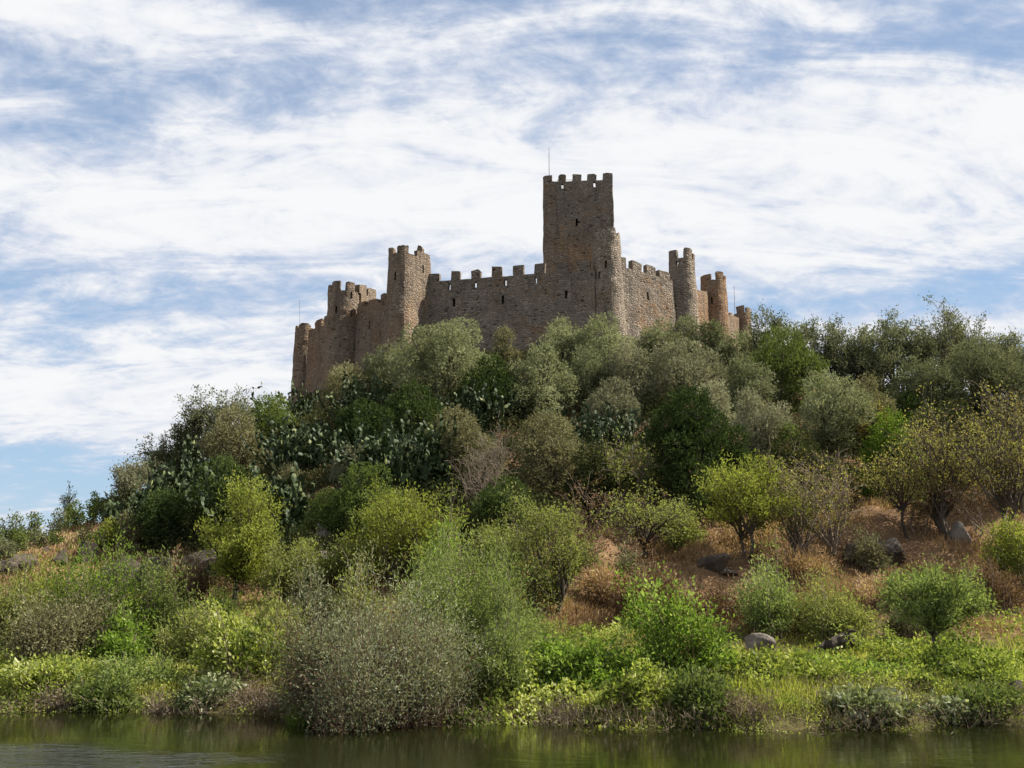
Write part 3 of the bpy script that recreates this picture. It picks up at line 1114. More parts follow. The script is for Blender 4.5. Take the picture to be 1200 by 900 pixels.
kf, kbl, roof_z = keep()


def tubes(polys, sides=5):
    """polys: list of (points (n,3), radii (n,)) -> V, F"""
    Vs, Fs = [], []
    n = 0
    for P, r in polys:
        P = np.asarray(P, float)
        r = np.asarray(r, float)
        T = unit(np.gradient(P, axis=0))
        ref = np.where(np.abs(T[:, 2:3]) > 0.9, np.array([[1.0, 0, 0]]), np.array([[0, 0, 1.0]]))
        A = unit(np.cross(T, ref))
        B = np.cross(T, A)
        ph = np.arange(sides) * 2 * pi / sides
        ring = P[:, None, :] + r[:, None, None] * (A[:, None, :] * np.cos(ph)[None, :, None] + B[:, None, :] * np.sin(ph)[None, :, None])
        Vs.append(ring.reshape(-1, 3))
        m = len(P)
        i = np.arange(m - 1)[:, None] * sides
        j = np.arange(sides)[None, :]
        j2 = (j + 1) % sides
        Fs.append(np.stack([i + j, i + j2, i + sides + j2, i + sides + j], -1).reshape(-1, 4) + n)
        n += m * sides
    return np.concatenate(Vs), np.concatenate(Fs)


def rods(name, items, mat, loc, parent=None, sides=6):
    V, Fc = tubes([(np.array([a, b]), np.array([r, r2])) for a, b, r, r2 in items], sides)
    return mesh_obj(name, V - np.array(loc) if parent is None else V, Fc, mat, parent, loc=loc if parent is None else None)


def castle_fittings():
    # mast on the keep
    b = kf(np.array(0.085), np.array(kbl), np.array(0.16))
    top = at(642.5, 173, b[1])[2]
    o = rods('mast', [(b, (b[0], b[1], b[2] + 2.0), 0.07, 0.06), ((b[0], b[1], b[2] + 2.0), (b[0], b[1], top), 0.045, 0.03)], M['metal'], tuple(b))
    tag(o, 'thin tall mast standing on the roof of the square keep', 'mast')
    # roof railing
    z = roof_z
    c = [kf(np.array(s), np.array(kbl), np.array(t)) for s, t in ((0.2, 0.3), (0.42, 0.3), (0.42, 0.55), (0.2, 0.55))]
    rl = empty('railing', c[0])
    tag(rl, 'low metal railing on the keep roof, seen between two merlons', 'railing')
    for k in range(4):
        p, q = c[k] - c[0], c[(k + 1) % 4] - c[0]
        up = np.array([0, 0, 2.3])
        V, Fc = tubes([(np.array([p, p + up]), np.array([0.04, 0.04]))], 5)
        mesh_obj('post', V, Fc, M['metal'], rl)
        for h in (1.0, 0.6):
            V, Fc = tubes([(np.array([p + up * h, q + up * h]), np.array([0.03, 0.03]))], 5)
            mesh_obj('rail', V, Fc, M['metal'], rl)
    a = at(861, 366, 123.0)
    t = at(860.2, 335, 123.0)
    o = rods('mast', [(a - np.array([0, 0, 1.5]), t, 0.04, 0.025)], M['metal'], tuple(a - np.array([0, 0, 1.5])))
    tag(o, 'thin pole behind the small far turret on the right', 'mast')
    a = at(352, 386, 115.5)
    t = at(351, 350, 115.5)
    o = rods('mast', [(a - np.array([0, 0, 0.9]), t, 0.025, 0.015)], M['metal'], tuple(a - np.array([0, 0, 0.9])))
    tag(o, 'faint thin pole on the half-round turret at the castle left end', 'mast')


castle_fittings()


# ------------------------------------------------------------------ foliage tools
def leaves(Pn, D, L, W, rng, tint, face=None):
    """one flat pointed leaf (quad) per point"""
    n = len(Pn)
    D = unit(D)
    rnd = unit(rng.normal(size=(n, 3)) if face is None else rng.normal(size=(n, 3)) * 0.6 + face)
    S = unit(np.cross(D, rnd))
    L = np.broadcast_to(L, (n,))[:, None]
    W = np.broadcast_to(W, (n,))[:, None]
    a = Pn
    b = Pn + D * L * 0.45 + S * W * 0.5
    c = Pn + D * L
    d = Pn + D * L * 0.45 - S * W * 0.5
    V = np.stack([a, b, c, d], 1).reshape(-1, 3)
    Fc = np.arange(n * 4).reshape(-1, 4)
    return V, Fc, np.repeat(np.clip(tint, 0, 1), 4)


def leaf_obj(name, parts, mat, parent=None, loc=None):
    V, Fs, T = [], [], []
    n = 0
    for v, f, t in parts:
        V.append(v)
        Fs.append(f + n)
        T.append(t)
        n += len(v)
    return mesh_obj(name, np.concatenate(V), np.concatenate(Fs), mat, parent, {'tint': np.concatenate(T)}, loc=loc)


def lobed(rng, w, h, z0, k, style):
    """lobes (centre, radii) that together make an uneven crown"""
    lobes = []
    if style == 'plume':                      # upright, several leaders
        for i in range(k):
            a = rng.uniform(0, 2 * pi)
            q = rng.uniform(0.05, 1.0) ** 0.6
            rr = w * rng.uniform(0.07, 0.145)
            top = h * (1.0 - 0.5 * q * rng.uniform(0.3, 1.0))
            zz = rng.uniform(0.08, 0.93) * top
            lobes.append(((w * 0.48 * q * cos(a), w * 0.48 * q * sin(a), z0 + zz), (rr, rr, rr * rng.uniform(1.0, 2.0))))
        lobes.append(((0, 0, z0 + h * 0.45), (w * 0.17, w * 0.17, h * 0.34)))
        lobes.append(((w * 0.05, 0, z0 + h * 0.88), (w * 0.09, w * 0.09, h * 0.12)))
        return lobes
    lobes.append(((0, 0, z0 + h * 0.42), (w * 0.30, w * 0.30, h * 0.36)))
    sx, sy = rng.uniform(-0.12, 0.12, 2)
    for i in range(k):
        d = unit(rng.normal(size=3))
        if d[2] < -0.15:
            d[2] = -d[2] * 0.4
        rr = w * rng.uniform(0.09, 0.25)
        rz = min(rr * rng.uniform(0.7, 1.15), h * 0.33)
        ex = rng.uniform(0.78, 1.12)
        c = (d[0] * (w * 0.5 - rr * 0.8) * ex + sx * w, d[1] * (w * 0.5 - rr * 0.8) * ex + sy * w, z0 + h * 0.42 + d[2] * (h * 0.55 - rz * 0.9) * ex)
        lobes.append((c, (rr, rr, rz)))
    for i in range(max(3, k // 3)):         # skirt that closes the crown towards the ground
        a = rng.uniform(0, 2 * pi)
        rr = w * rng.uniform(0.16, 0.26)
        lobes.append(((cos(a) * w * 0.3, sin(a) * w * 0.3, z0 + h * rng.uniform(0.12, 0.3)), (rr, rr, h * rng.uniform(0.14, 0.22))))
    # one lobe closes the top
    rr = w * rng.uniform(0.2, 0.28)
    lobes.append(((w * rng.uniform(-0.1, 0.1), w * rng.uniform(-0.1, 0.1), z0 + h - min(rr, h * 0.3) * 0.95), (rr, rr, min(rr, h * 0.3))))
    return lobes


def crown_points(rng, lobes, n, fuzz=0.15, fill=0.12, gaps=0.0, seed=0):
    C = np.array([l[0] for l in lobes])
    Rr = np.array([l[1] for l in lobes])
    area = (Rr[:, 0] * Rr[:, 2])
    pick = rng.choice(len(lobes), size=int(n * 1.9), p=area / area.sum())
    d = unit(rng.normal(size=(len(pick), 3)))
    sn = SN(seed + 5, 3.2)
    sn2 = SN(seed + 6, 8.0)
    off = C[pick] * 1.7
    rad = 1.0 - np.abs(rng.normal(size=len(pick))) * fuzz + 0.13 * sn(d * 1.0 + off) + 0.05 * sn2(d + off)
    inner = rng.random(len(pick)) < fill
    rad = np.where(inner, rng.random(len(pick)) ** 0.4, rad)
    P = C[pick] + d * Rr[pick] * rad[:, None]
    keep = np.ones(len(pick), bool)
    for j in range(len(lobes)):
        q = (((P - C[j]) / Rr[j]) ** 2).sum(1)
        keep &= (q > 0.42) | (pick == j) | inner
    if gaps > 0:
        g = SN(seed + 9, 2.2 / max(Rr[:, 0].mean(), 0.2))(P)
        keep &= g > -1.2 + gaps * 1.6
    P, d = P[keep][:n], d[keep][:n]
    return P, d


def limb(rng, a, b, r0, r1, wob=0.12, n=6):
    t = np.linspace(0, 1, n)[:, None]
    a, b = np.asarray(a, float), np.asarray(b, float)
    L = np.linalg.norm(b - a)
    mid = rng.normal(size=3) * wob * L
    P = a + (b - a) * t + mid * (4 * t * (1 - t)) * 0.5 + rng.normal(size=(n, 3)) * wob * L * 0.06
    P[0], P[-1] = a, b
    # limbs leave steeply and bend outwards
    P[:, 2] += (L * 0.12 * (4 * t * (1 - t)))[:, 0]
    return P, r0 + (r1 - r0) * t[:, 0]


def wood_for(rng, lobes, h, tr, r0, lean=0.0, twigs=3):
    polys = []
    zc = min(l[0][2] for l in lobes)
    fork = np.array([lean * tr, rng.normal() * 0.1 * tr, tr])
    P, r = limb(rng, (0, 0, -0.25), fork, r0 * 1.25, r0 * 0.8, 0.06)
    polys.append((P, r))
    for c, rad in lobes:
        P, r = limb(rng, fork + rng.normal(size=3) * r0 * 0.3, c, r0 * 0.55, r0 * 0.14, 0.13, 7)
        polys.append((P, r))
        for _ in range(twigs):
            d = unit(rng.normal(size=3) + np.array([0, 0, 0.5]))
            s = P[rng.integers(3, 7)]
            polys.append(limb(rng, s, np.array(c) + d * np.array(rad) * 0.85, r0 * 0.16, r0 * 0.03, 0.15, 4))
    return tubes(polys, 5)


PXM = 1098.0        # render pixels per metre at 1 m

RNG0 = [100]
COUNT = {}


def site(u, vtop, vbase, wpx, Y=None):
    if Y is None:
        x, y = ground_hit(u, vbase)
    else:
        y = Y
        x = at(u, vbase, Y)[0]
    z = float(gz(x, y))
    top = at(u, vtop, y)[2]
    h = max(0.4, top - z)
    return x, y, z, h, wpx * y / F


def tree(name, cat, label, u, vtop, vbase, wpx, mat, Y=None, style='dome', k=11, bare=0.03, dens=1.0, leaf=(3.4, 1.15),
         fuzz=0.15, gaps=0.0, fill=0.12, bark='bark', up=0.35, group=None, lean=0.0, trunk_r=None, twigs=2, sprig=5, lfade=1.0):
    """tapered trunk and limbs under an uneven crown of small separate leaves"""
    RNG0[0] += 1
    sd = RNG0[0]
    rng = np.random.default_rng(sd)
    x, y, z, h, w = site(u, vtop, vbase, wpx, Y)
    root = empty(name, (x, y, z))
    tag(root, label, cat, group)
    px = y / PXM
    z0 = h * bare
    lobes = lobed(rng, w, h - z0, z0, k, style)
    tops = max(l[0][2] + l[1][2] for l in lobes)
    sz = h / tops
    lobes = [((l[0][0], l[0][1], l[0][2] * sz), (l[1][0], l[1][1], l[1][2] * sz)) for l in lobes]
    area = (w / px) * ((h - z0) / px)
    n = int(np.clip(area * 1.25 * dens / sprig * 1.9, 60, 14000))
    P, d = crown_points(rng, lobes, n, fuzz, fill, gaps, sd)
    m = len(P)
    # each point carries a small sprig of leaves
    D0 = unit(d * 0.9 + np.array([0, 0, up]) + rng.normal(size=(m, 3)) * 0.35)
    Pn = np.repeat(P, sprig, 0) + rng.normal(size=(m * sprig, 3)) * leaf[0] * px * 0.55
    D = np.repeat(D0, sprig, 0) + rng.normal(size=(m * sprig, 3)) * 0.55
    tint = np.repeat(rng.beta(2.2, 2.2, m) * 0.55 + 0.13 * SN(sd + 3, 2.6 / max(w, 0.5))(P) + 0.08 * SN(sd + 4, 7.0 / max(w, 0.5))(P), sprig) + rng.random(m * sprig) * 0.42
    Ls = leaf[0] * px * rng.uniform(0.6, 1.25, m * sprig)
    Ws = leaf[1] * px * rng.uniform(0.7, 1.3, m * sprig)
    leaf_obj('crown', [leaves(Pn, D, Ls, Ws, rng, tint, np.repeat(d, sprig, 0) * lfade)], M[mat], root)
    tr = max(z0 * 1.2, h * 0.14)
    V, Fc = wood_for(rng, lobes, h, tr, trunk_r or max(0.05, 0.022 * h + 0.01 * w), lean, twigs)
    mesh_obj('trunk', V, Fc, M[bark], root, smooth=True)
    return root


def grow(rng, h, w, r0, levels=4, split=(2, 3), lean=(0, 0), spread=0.55, first=0.3, upw=0.35):
    """branching skeleton; returns tubes and the twig ends with directions"""
    polys, ends, mids = [], [], []

    def rec(p, d, L, r, lv):
        q = p + d * L
        P, rr = limb(rng, p, q, r, r * 0.62, 0.10, 4)
        polys.append((P, rr))
        if lv >= levels - 2:
            for t in (1, 2, 3):
                ends.append((P[t], d))
        if lv >= levels:
            return
        for _ in range(rng.integers(split[0], split[1] + 1)):
            nd = unit(d + rng.normal(size=3) * spread + np.array([0, 0, upw * 0.5]))
            rec(q if rng.random() < 0.7 else P[2], nd, L * rng.uniform(0.62, 0.9), r * 0.62, lv + 1)
    d0 = unit(np.array([lean[0], lean[1], 1.0]))
    rec(np.array([0, 0, -0.2]), d0, h * first + 0.2, r0, 0)
    E = np.array([e[0] for e in ends])
    D = np.array([e[1] for e in ends])
    # fit into the wanted height and width
    sx = w / max(1e-3, np.percentile(np.abs(E[:, :2]), 96) * 2.1)
    sz = h / max(1e-3, np.percentile(E[:, 2], 99) * 1.02)
    S = np.array([sx, sx, sz])
    polys = [(P * S, r) for P, r in polys]
    return polys, E * S, D


def sparse_tree(name, cat, label, u, vtop, vbase, wpx, mat, Y=None, limbs=16, twigs=7, leaf=(3.2, 1.2), per=16, clump=0.16,
                bark='bark', fork=0.24, r0=None, lean=0.0, droop=0.0, group=None, trunks=1, low=0.3, up=0.4, tb=(0.0, 1.0), sub=0):
    """open tree: limbs leave a forked trunk, twigs leave the limbs, loose tufts of leaves sit on the twigs"""
    RNG0[0] += 1
    rng = np.random.default_rng(RNG0[0])
    x, y, z, h, w = site(u, vtop, vbase, wpx, Y)
    root = empty(name, (x, y, z))
    tag(root, label, cat, group)
    px = y / PXM
    r0 = r0 or (0.014 * h + 0.03)
    polys, ends, dirs = [], [], []
    for s in range(trunks):
        a = rng.uniform(0, 2 * pi)
        off = (0.0 if trunks == 1 else w * 0.10)
        f = np.array([lean * w * 0.25 + cos(a) * off * 1.6, sin(a) * off, h * fork * rng.uniform(0.85, 1.2)])
        P0, R0 = limb(rng, (cos(a) * off * 0.4, sin(a) * off * 0.4, -0.3), f, r0 * 1.2, r0 * 0.8, 0.09, 7)
        P0[:, 2] = np.linspace(-0.3, f[2], 7)
        polys.append((P0, R0))
        for l in range(max(3, limbs // trunks)):
            d = unit(rng.normal(size=3))
            d[2] = abs(d[2]) ** 0.8 if rng.random() < 0.75 else -abs(d[2]) * low
            q = rng.uniform(0.7, 1.0)
            zc = h * (fork + (1 - fork) * 0.42)
            tip = np.array([d[0] * w * 0.5 * q + lean * w * 0.3, d[1] * w * 0.5 * q, zc + d[2] * (h - zc if d[2] > 0 else zc * 0.8) * q])
            P, r = limb(rng, f, tip, r0 * rng.uniform(0.35, 0.6), r0 * 0.08, 0.16, 9)
            polys.append((P, r))
            L = np.linalg.norm(tip - f)
            for t in range(twigs):
                k0 = rng.integers(3, 9)
                td = unit(unit(tip - f) * 0.7 + rng.normal(size=3) * 0.7 + np.array([0, 0, up]))
                e = P[k0] + td * max(L, 0.25 * w) * rng.uniform(0.16, 0.38)
                tp, trr = limb(rng, P[k0], e, max(r[k0] * 0.6, 0.01), 0.006, 0.14, 5)
                polys.append((tp, trr))
                for t2 in range(sub):
                    k1 = rng.integers(1, 5)
                    sd = unit(td + rng.normal(size=3) * 0.7 + np.array([0, 0, up]))
                    polys.append(limb(rng, tp[k1], tp[k1] + sd * L * rng.uniform(0.08, 0.2), 0.009, 0.004, 0.1, 4))
                for m in (1, 2, 3, 4):
                    ends.append(tp[m])
                    dirs.append(td)
    E0 = np.array(ends)
    S = np.array([1, 1, h * 0.985 / max(np.percentile(E0[:, 2], 99.3), 0.1)])
    S[:2] = w * 0.5 / max(0.1, np.percentile(np.abs(E0[:, 0] - np.median(E0[:, 0])), 98))
    S[:2] = np.clip(S[:2], 0.6, 1.35)
    polys = [(P * S, r) for P, r in polys]
    ends = E0 * S
    mn = 0.34 * px
    polys = [(P, np.maximum(r, mn * (0.5 + 0.3 * (r > 0.02)))) for P, r in polys]
    V, Fc = tubes(polys, 4)
    mesh_obj('trunk', V, Fc, M[bark], root, smooth=True)
    if per > 0:
        E, Dr = np.array(ends), np.array(dirs)
        kk = np.maximum(0, rng.poisson(per * rng.gamma(1.6, 1 / 1.6, len(E))))
        idx = np.repeat(np.arange(len(E)), kk)
        n = len(idx)
        Pn = E[idx] + rng.normal(size=(n, 3)) * clump
        D = Dr[idx] + rng.normal(size=(n, 3)) * 0.8 + np.array([0, 0, -droop])
        tint = tb[0] + (tb[1] - tb[0]) * (rng.beta(2, 2, len(E))[idx] * 0.5 + rng.random(n) * 0.5)
        leaf_obj('crown', [leaves(Pn, D, leaf[0] * px * rng.uniform(0.6, 1.3, n), leaf[1] * px * rng.uniform(0.7, 1.3, n), rng, tint)], M[mat], root)
    return root


def shrub(name, cat, label, u, vtop, vbase, wpx, mat, Y=None, stems=150, per=90, leaf=(3.6, 1.0), bark='twig', spread=1.0, start=0.2,
          tb=(0.0, 1.0), group=None, droop=0.12, wob=0.05, nfan=7, main=0.62, uneven=0.3):
    """many fine stems fanning out of the ground, leaves along them"""
    RNG0[0] += 1
    sd = RNG0[0]
    rng = np.random.default_rng(sd)
    x, y, z, h, w = site(u, vtop, vbase, wpx, Y)
    w *= 1.02
    root = empty(name, (x, y, z))
    tag(root, label, cat, group)
    px = y / PXM
    sn = SN(sd, 2.6)
    polys = []
    pts, dirs, tn = [], [], []
    fans = [(0.0, 0.0, main, 1.0)]
    for i in range(nfan):
        a = rng.uniform(0, 2 * pi)
        q = rng.uniform(0.25, 0.62)
        fans.append((cos(a) * q * w * 0.5, sin(a) * q * w * 0.5, rng.uniform(0.3, 0.6), rng.uniform(0.45, 0.95)))
    fw = np.array([f[2] * f[3] for f in fans])
    fw = fw / fw.sum()
    for i in range(stems):
        fx, fy, fs, fh = fans[rng.choice(len(fans), p=fw)]
        a = rng.uniform(0, 2 * pi)
        q = math.sqrt(rng.random())
        el = (1 - q ** 2) ** 0.5
        dn = unit(np.array([cos(a) * q, sin(a) * q, 0.12 + el]))
        lump = 1 + uneven * float(sn(dn * 1.3))
        tip = np.array([cos(a) * q * w * 0.5 * fs, sin(a) * q * w * 0.5 * fs, h * fh * (0.10 + 0.92 * el)]) * lump * rng.choice([rng.uniform(0.5, 1.0), rng.uniform(0.9, 1.2)], p=[0.8, 0.2]) * spread
        tip[2] = max(tip[2], 0.10 * h)
        tip += np.array([fx, fy, 0])
        b0 = np.array([fx + cos(a) * q * w * 0.14 * fs, fy + sin(a) * q * w * 0.14 * fs, 0.0])
        b0[2] = float(gz(x + b0[0], y + b0[1])) - z - 0.15
        n = 7
        t = np.linspace(0, 1, n)[:, None]
        P = b0 + (tip - b0) * t + np.array([0, 0, 1]) * (h * 0.14 * np.sin(pi * t)) + rng.normal(size=(n, 3)) * wob * h * 0.3
        r = np.linspace(max(0.012, 0.45 * px), 0.25 * px, n)
        polys.append((P, r))
        tt = rng.uniform(start, 1.0, per) ** 0.8 * (n - 1.001)
        ii = tt.astype(int)
        fr = (tt - ii)[:, None]
        pp = P[ii] * (1 - fr) + P[ii + 1] * fr
        dd = unit(P[ii + 1] - P[ii])
        # side shoots
        so = rng.normal(size=(per, 3)) * (0.045 * max(w, h))
        pts.append(pp + so)
        dirs.append(dd * 0.9 + unit(so) * 0.5 + rng.normal(size=(per, 3)) * 0.45 + np.array([0, 0, -droop]))
        tn.append(tb[0] + (tb[1] - tb[0]) * np.clip(rng.normal(0.5, 0.18) + 0.16 * float(sn(dn * 2.0)) + rng.normal(size=per) * 0.16, 0, 1))
    Pn = np.concatenate(pts)
    S = np.array([1, 1, h / max(0.1, np.percentile(Pn[:, 2], 99.6))])
    S[:2] = np.clip(w * 0.5 / max(0.1, np.percentile(np.abs(Pn[:, 0]), 97.5)), 0.5, 1.3)
    pts = [p * S for p in pts]
    polys = [(P * S, r) for P, r in polys]
    V, Fc = tubes(polys, 3)
    mesh_obj('stems', V, Fc, M[bark], root, smooth=True)
    Pn = np.concatenate(pts)
    ok = Pn[:, 2] > np.minimum(-0.05, 0.02 - z)
    Pn = Pn[ok]
    D = np.concatenate(dirs)[ok]
    T = np.concatenate(tn)[ok]
    n = len(Pn)
    leaf_obj('foliage', [leaves(Pn, D, leaf[0] * px * rng.uniform(0.4, 1.45, n), leaf[1] * px * rng.uniform(0.6, 1.5, n), rng, T)], M[mat], root)
    return root


def prickly_pear(label, u, vtop, vbase, wpx, Y=None, n=60, size=0.42, group=None):
    """thicket of flat oval pads growing out of one another"""
    RNG0[0] += 1
    rng = np.random.default_rng(RNG0[0])
    x, y, z, h, w = site(u, vtop, vbase, wpx, Y)
    k = 9
    ph = np.arange(k) * 2 * pi / k
    pads = []
    for c in range(n):
        a = rng.uniform(0, 2 * pi)
        q = math.sqrt(rng.random()) * 0.5
        bx, by = w * q * cos(a), w * q * sin(a)
        p = np.array([bx, by, float(gz(x + bx, y + by)) - z])
        d = unit(np.array([cos(a) * 0.35, sin(a) * 0.35, 1.0]) + rng.normal(size=3) * 0.25)
        hh = h * (1 - 1.3 * q * q) * rng.uniform(0.55, 1.05)
        while p[2] < hh:
            s = size * rng.uniform(0.75, 1.2)
            pads.append((p.copy(), d.copy(), s))
            if rng.random() < 0.6:
                d2 = unit(d + rng.normal(size=3) * 0.7)
                pads.append((p + d * s * 0.8, d2, s * 0.85))
            p = p + d * s * 0.92
            d = unit(d + rng.normal(size=3) * 0.45 + np.array([0, 0, 0.35]))
    V, Fs, T = [], [], []
    m = 0
    for p, d, s in pads:
        f = unit(np.cross(d, unit(rng.normal(size=3))))
        sd = np.cross(d, f)
        c = p + d * s * 0.5
        rim = c + (d * (np.cos(ph) * s * 0.53)[:, None] + sd * (np.sin(ph) * s * 0.34)[:, None])
        V.append(np.concatenate([rim, [c + f * s * 0.06], [c - f * s * 0.06]]))
        i = np.arange(k)
        j = (i + 1) % k
        Fs.append(np.concatenate([np.stack([i, j, np.full(k, k)], 1), np.stack([j, i, np.full(k, k + 1)], 1)]) + m)
        t = rng.beta(1.6, 2.4)
        T.append(np.full(k + 2, t))
        m += k + 2
    o = mesh_obj('prickly_pear', np.concatenate(V), np.concatenate(Fs), M['cactus'], None, {'tint': np.concatenate(T)}, loc=(x, y, z))
    tag(o, label, 'cactus', group)
    return o


def ico(sub=3):
    import bmesh
    bm = bmesh.new()
    bmesh.ops.create_icosphere(bm, subdivisions=sub, radius=1.0)
    V = np.array([v.co[:] for v in bm.verts])
    Fc = np.array([[v.index for v in f.verts] for f in bm.faces])
    bm.free()
    return V, Fc


ICO = ico(4)


def boulder(label, u, vtop, vbase, wpx, mat='granite', Y=None, depth=0.8, sharp=0.5, name='boulder', cat='rock', tilt=0.0):
    """weathered rock: a sphere cut by random planes, then roughened"""
    RNG0[0] += 1
    sd = RNG0[0]
    rng = np.random.default_rng(sd)
    x, y, z, h, w = site(u, vtop, vbase, wpx, Y)
    V, Fc = ICO
    V = V.copy()
    for _ in range(int(9 + 14 * sharp)):
        nrm = unit(rng.normal(size=3))
        c = rng.uniform(0.42, 0.85)
        dd = V @ nrm
        over = np.maximum(dd - c, 0)
        V = V - nrm[None, :] * over[:, None] * 0.92
    V = V * (1 + 0.09 * SN(sd, 2.6)(V) + 0.04 * SN(sd + 1, 7.0)(V) + 0.018 * SN(sd + 2, 18.0)(V))[:, None]
    V = V / np.abs(V).max(0)
    V = V * np.array([w / 2, w / 2 * depth, h * 0.8]) + np.array([0, 0, h * 0.2])
    if tilt:
        V[:, 2] += V[:, 0] * tilt
    o = mesh_obj(name, V, Fc, M[mat], None, smooth=False, loc=(x, y, z))
    tag(o, label, cat)
    return o
# ------------------------------------------------------------------ ground cover that nobody could count
def scatter(n, x0, x1, y0, y1, rng, dens=None):
    """random ground points, thinned with distance so that far and near look equally full"""
    Y = 1.0 / rng.uniform(1.0 / y1, 1.0 / y0, n)
    k = Y / y1
    X = rng.uniform(-1, 1, n)
    X = np.where(X < 0, X * abs(x0), X * x1) * np.clip(k * 1.0, 0.2, 1)
    if dens is not None:
        ok = rng.random(n) < dens(X, Y)
        X, Y = X[ok], Y[ok]
    return X, Y


def col_u(X, Y, Z):
    """photo column of a world point (used only to lay out patches of vegetation on the ground)"""
    return 600 + F * X / (Y * cos(PITCH) + (Z - EYE) * sin(PITCH))


def cover():
    rng = np.random.default_rng(5)
    # --- scrub over the steep slope below the castle
    def d_scrub(X, Y):
        z = gz(X, Y)
        u = col_u(X, Y, z)
        edge = 51 + np.where(u > 620, np.clip((u - 620) / 120, 0, 1) * 11, 0) + np.where(u < 240, (240 - u) / 240 * 30 + np.where(u < 125, 30, 0), 0) + 1.5 * SN(20, 0.5)(np.stack([X, Y], -1))
        return np.clip((Y - edge) / 2.5, 0, 1) * np.clip((z - 2.6) / 1.0, 0, 1)
    X, Y = scatter(112000, -62, 78, 49, 106, rng, d_scrub)
    mound = np.clip(1.0 + 0.9 * SN(21, 0.8)(np.stack([X, Y], -1)), 0.2, 2.6)
    m = len(X)
    k = 5
    hh = np.repeat(mound, k) * rng.random(m * k) ** 0.6
    P = np.stack([np.repeat(X, k) + rng.normal(size=m * k) * 0.25, np.repeat(Y, k) + rng.normal(size=m * k) * 0.25, np.repeat(gz(X, Y), k) + hh], -1)
    D = rng.normal(size=(m * k, 3)) * 0.7 + np.array([0, -0.1, 0.7])
    px = P[:, 1] / PXM
    tint = np.clip(0.5 + 0.25 * SN(22, 0.35)(P) + rng.normal(size=m * k) * 0.2, 0, 1)
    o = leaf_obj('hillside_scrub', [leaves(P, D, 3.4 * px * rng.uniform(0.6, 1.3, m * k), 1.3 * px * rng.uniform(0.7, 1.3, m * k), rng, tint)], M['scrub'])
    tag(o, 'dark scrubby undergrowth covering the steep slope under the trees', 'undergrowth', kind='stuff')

    # --- dry straw-coloured grass on the open slopes
    def d_dry(X, Y):
        z = gz(X, Y)
        u = col_u(X, Y, z)
        lo = np.clip((z - 1.5) / 1.0, 0, 1)
        right = np.clip((u - 560) / 80, 0, 1) * np.clip((77 - Y) / 6, 0, 1)
        left = np.clip((260 - u) / 60, 0, 1)
        midl = np.where((u > 200) & (u < 620), np.clip((58 - Y) / 4, 0, 1) * 0.5, 0)
        p = SN(23, 0.8)(np.stack([X, Y], -1))
        return np.clip(np.maximum(np.maximum(right, left), midl) * lo * (0.7 + 0.45 * p), 0, 1)
    X, Y = scatter(200000, -64, 72, 42, 100, rng, d_dry)
    m = len(X)
    tuft = np.clip(0.28 + 0.22 * SN(24, 1.3)(np.stack([X, Y], -1)), 0.08, 0.8)
    k = 3
    P = np.stack([np.repeat(X, k) + rng.normal(size=m * k) * 0.08, np.repeat(Y, k) + rng.normal(size=m * k) * 0.08, np.repeat(gz(X, Y), k) - 0.02], -1)
    D = rng.normal(size=(m * k, 3)) * 0.45 + np.array([0.1, 0, 1.0])
    L = np.repeat(tuft, k) * rng.uniform(0.6, 1.3, m * k)
    tint = np.clip(0.5 + 0.22 * SN(25, 0.5)(P) + rng.normal(size=m * k) * 0.18, 0, 1)
    o = leaf_obj('dry_grass', [leaves(P, D, L, 0.95 * P[:, 1] / PXM, rng, tint)], M['dry_grass'])
    tag(o, 'dry straw and rust coloured grass on the open slopes', 'grass', kind='stuff')

    # --- fresh grass on the river bank
    def d_green(X, Y):
        z = gz(X, Y)
        s = Y - shore(X)
        p = SN(26, 0.6)(np.stack([X, Y], -1))
        return np.clip(s / 1.0, 0, 1) * np.clip((2.1 + 0.3 * p + np.where(col_u(X, Y, z) < 620, 1.0, 0) - z) / 0.7, 0, 1) * np.clip(0.75 + 0.3 * p, 0, 1)
    X, Y = scatter(62000, -42, 46, 28, 52, rng, d_green)
    m = len(X)
    k = 3
    hgt = np.clip(0.30 + 0.16 * SN(27, 0.9)(np.stack([X, Y], -1)), 0.1, 0.7)
    P = np.stack([np.repeat(X, k) + rng.normal(size=m * k) * 0.06, np.repeat(Y, k) + rng.normal(size=m * k) * 0.06, np.repeat(gz(X, Y), k) - 0.02], -1)
    D = rng.normal(size=(m * k, 3)) * 0.4 + np.array([0.05, 0, 1.0])
    tint = np.clip(0.55 + 0.22 * SN(28, 0.5)(P) + rng.normal(size=m * k) * 0.17, 0, 1)
    o = leaf_obj('bank_grass', [leaves(P, D, np.repeat(hgt, k) * rng.uniform(0.6, 1.3, m * k), 0.9 * P[:, 1] / PXM, rng, tint)], M['green_grass'])
    tag(o, 'fresh yellow-green grass on the low river bank', 'grass', kind='stuff')

    # --- leafy herbs and brambles along the bank
    def d_herb(X, Y):
        s = Y - shore(X)
        z = gz(X, Y)
        u = col_u(X, Y, z)
        p = SN(29, 0.7)(np.stack([X, Y], -1))
        q = np.where(u > 560, 1.0, 0.85)
        return np.clip((s + 0.5) / 0.5, 0, 1) * np.clip((1.9 + 0.4 * p + np.where(u < 620, 1.2, 0) - z) / 0.8, 0, 1) * np.clip(0.42 + 0.5 * p + 0.45 * SN(39, 2.6)(np.stack([X, Y], -1)) + 0.45 * np.exp(-s / 2.0), 0, 1) * q
    X, Y = scatter(98000, -40, 44, 26.5, 52, rng, d_herb)
    m = len(X)
    XY = np.stack([X, Y], -1)
    s = Y - shore(X)
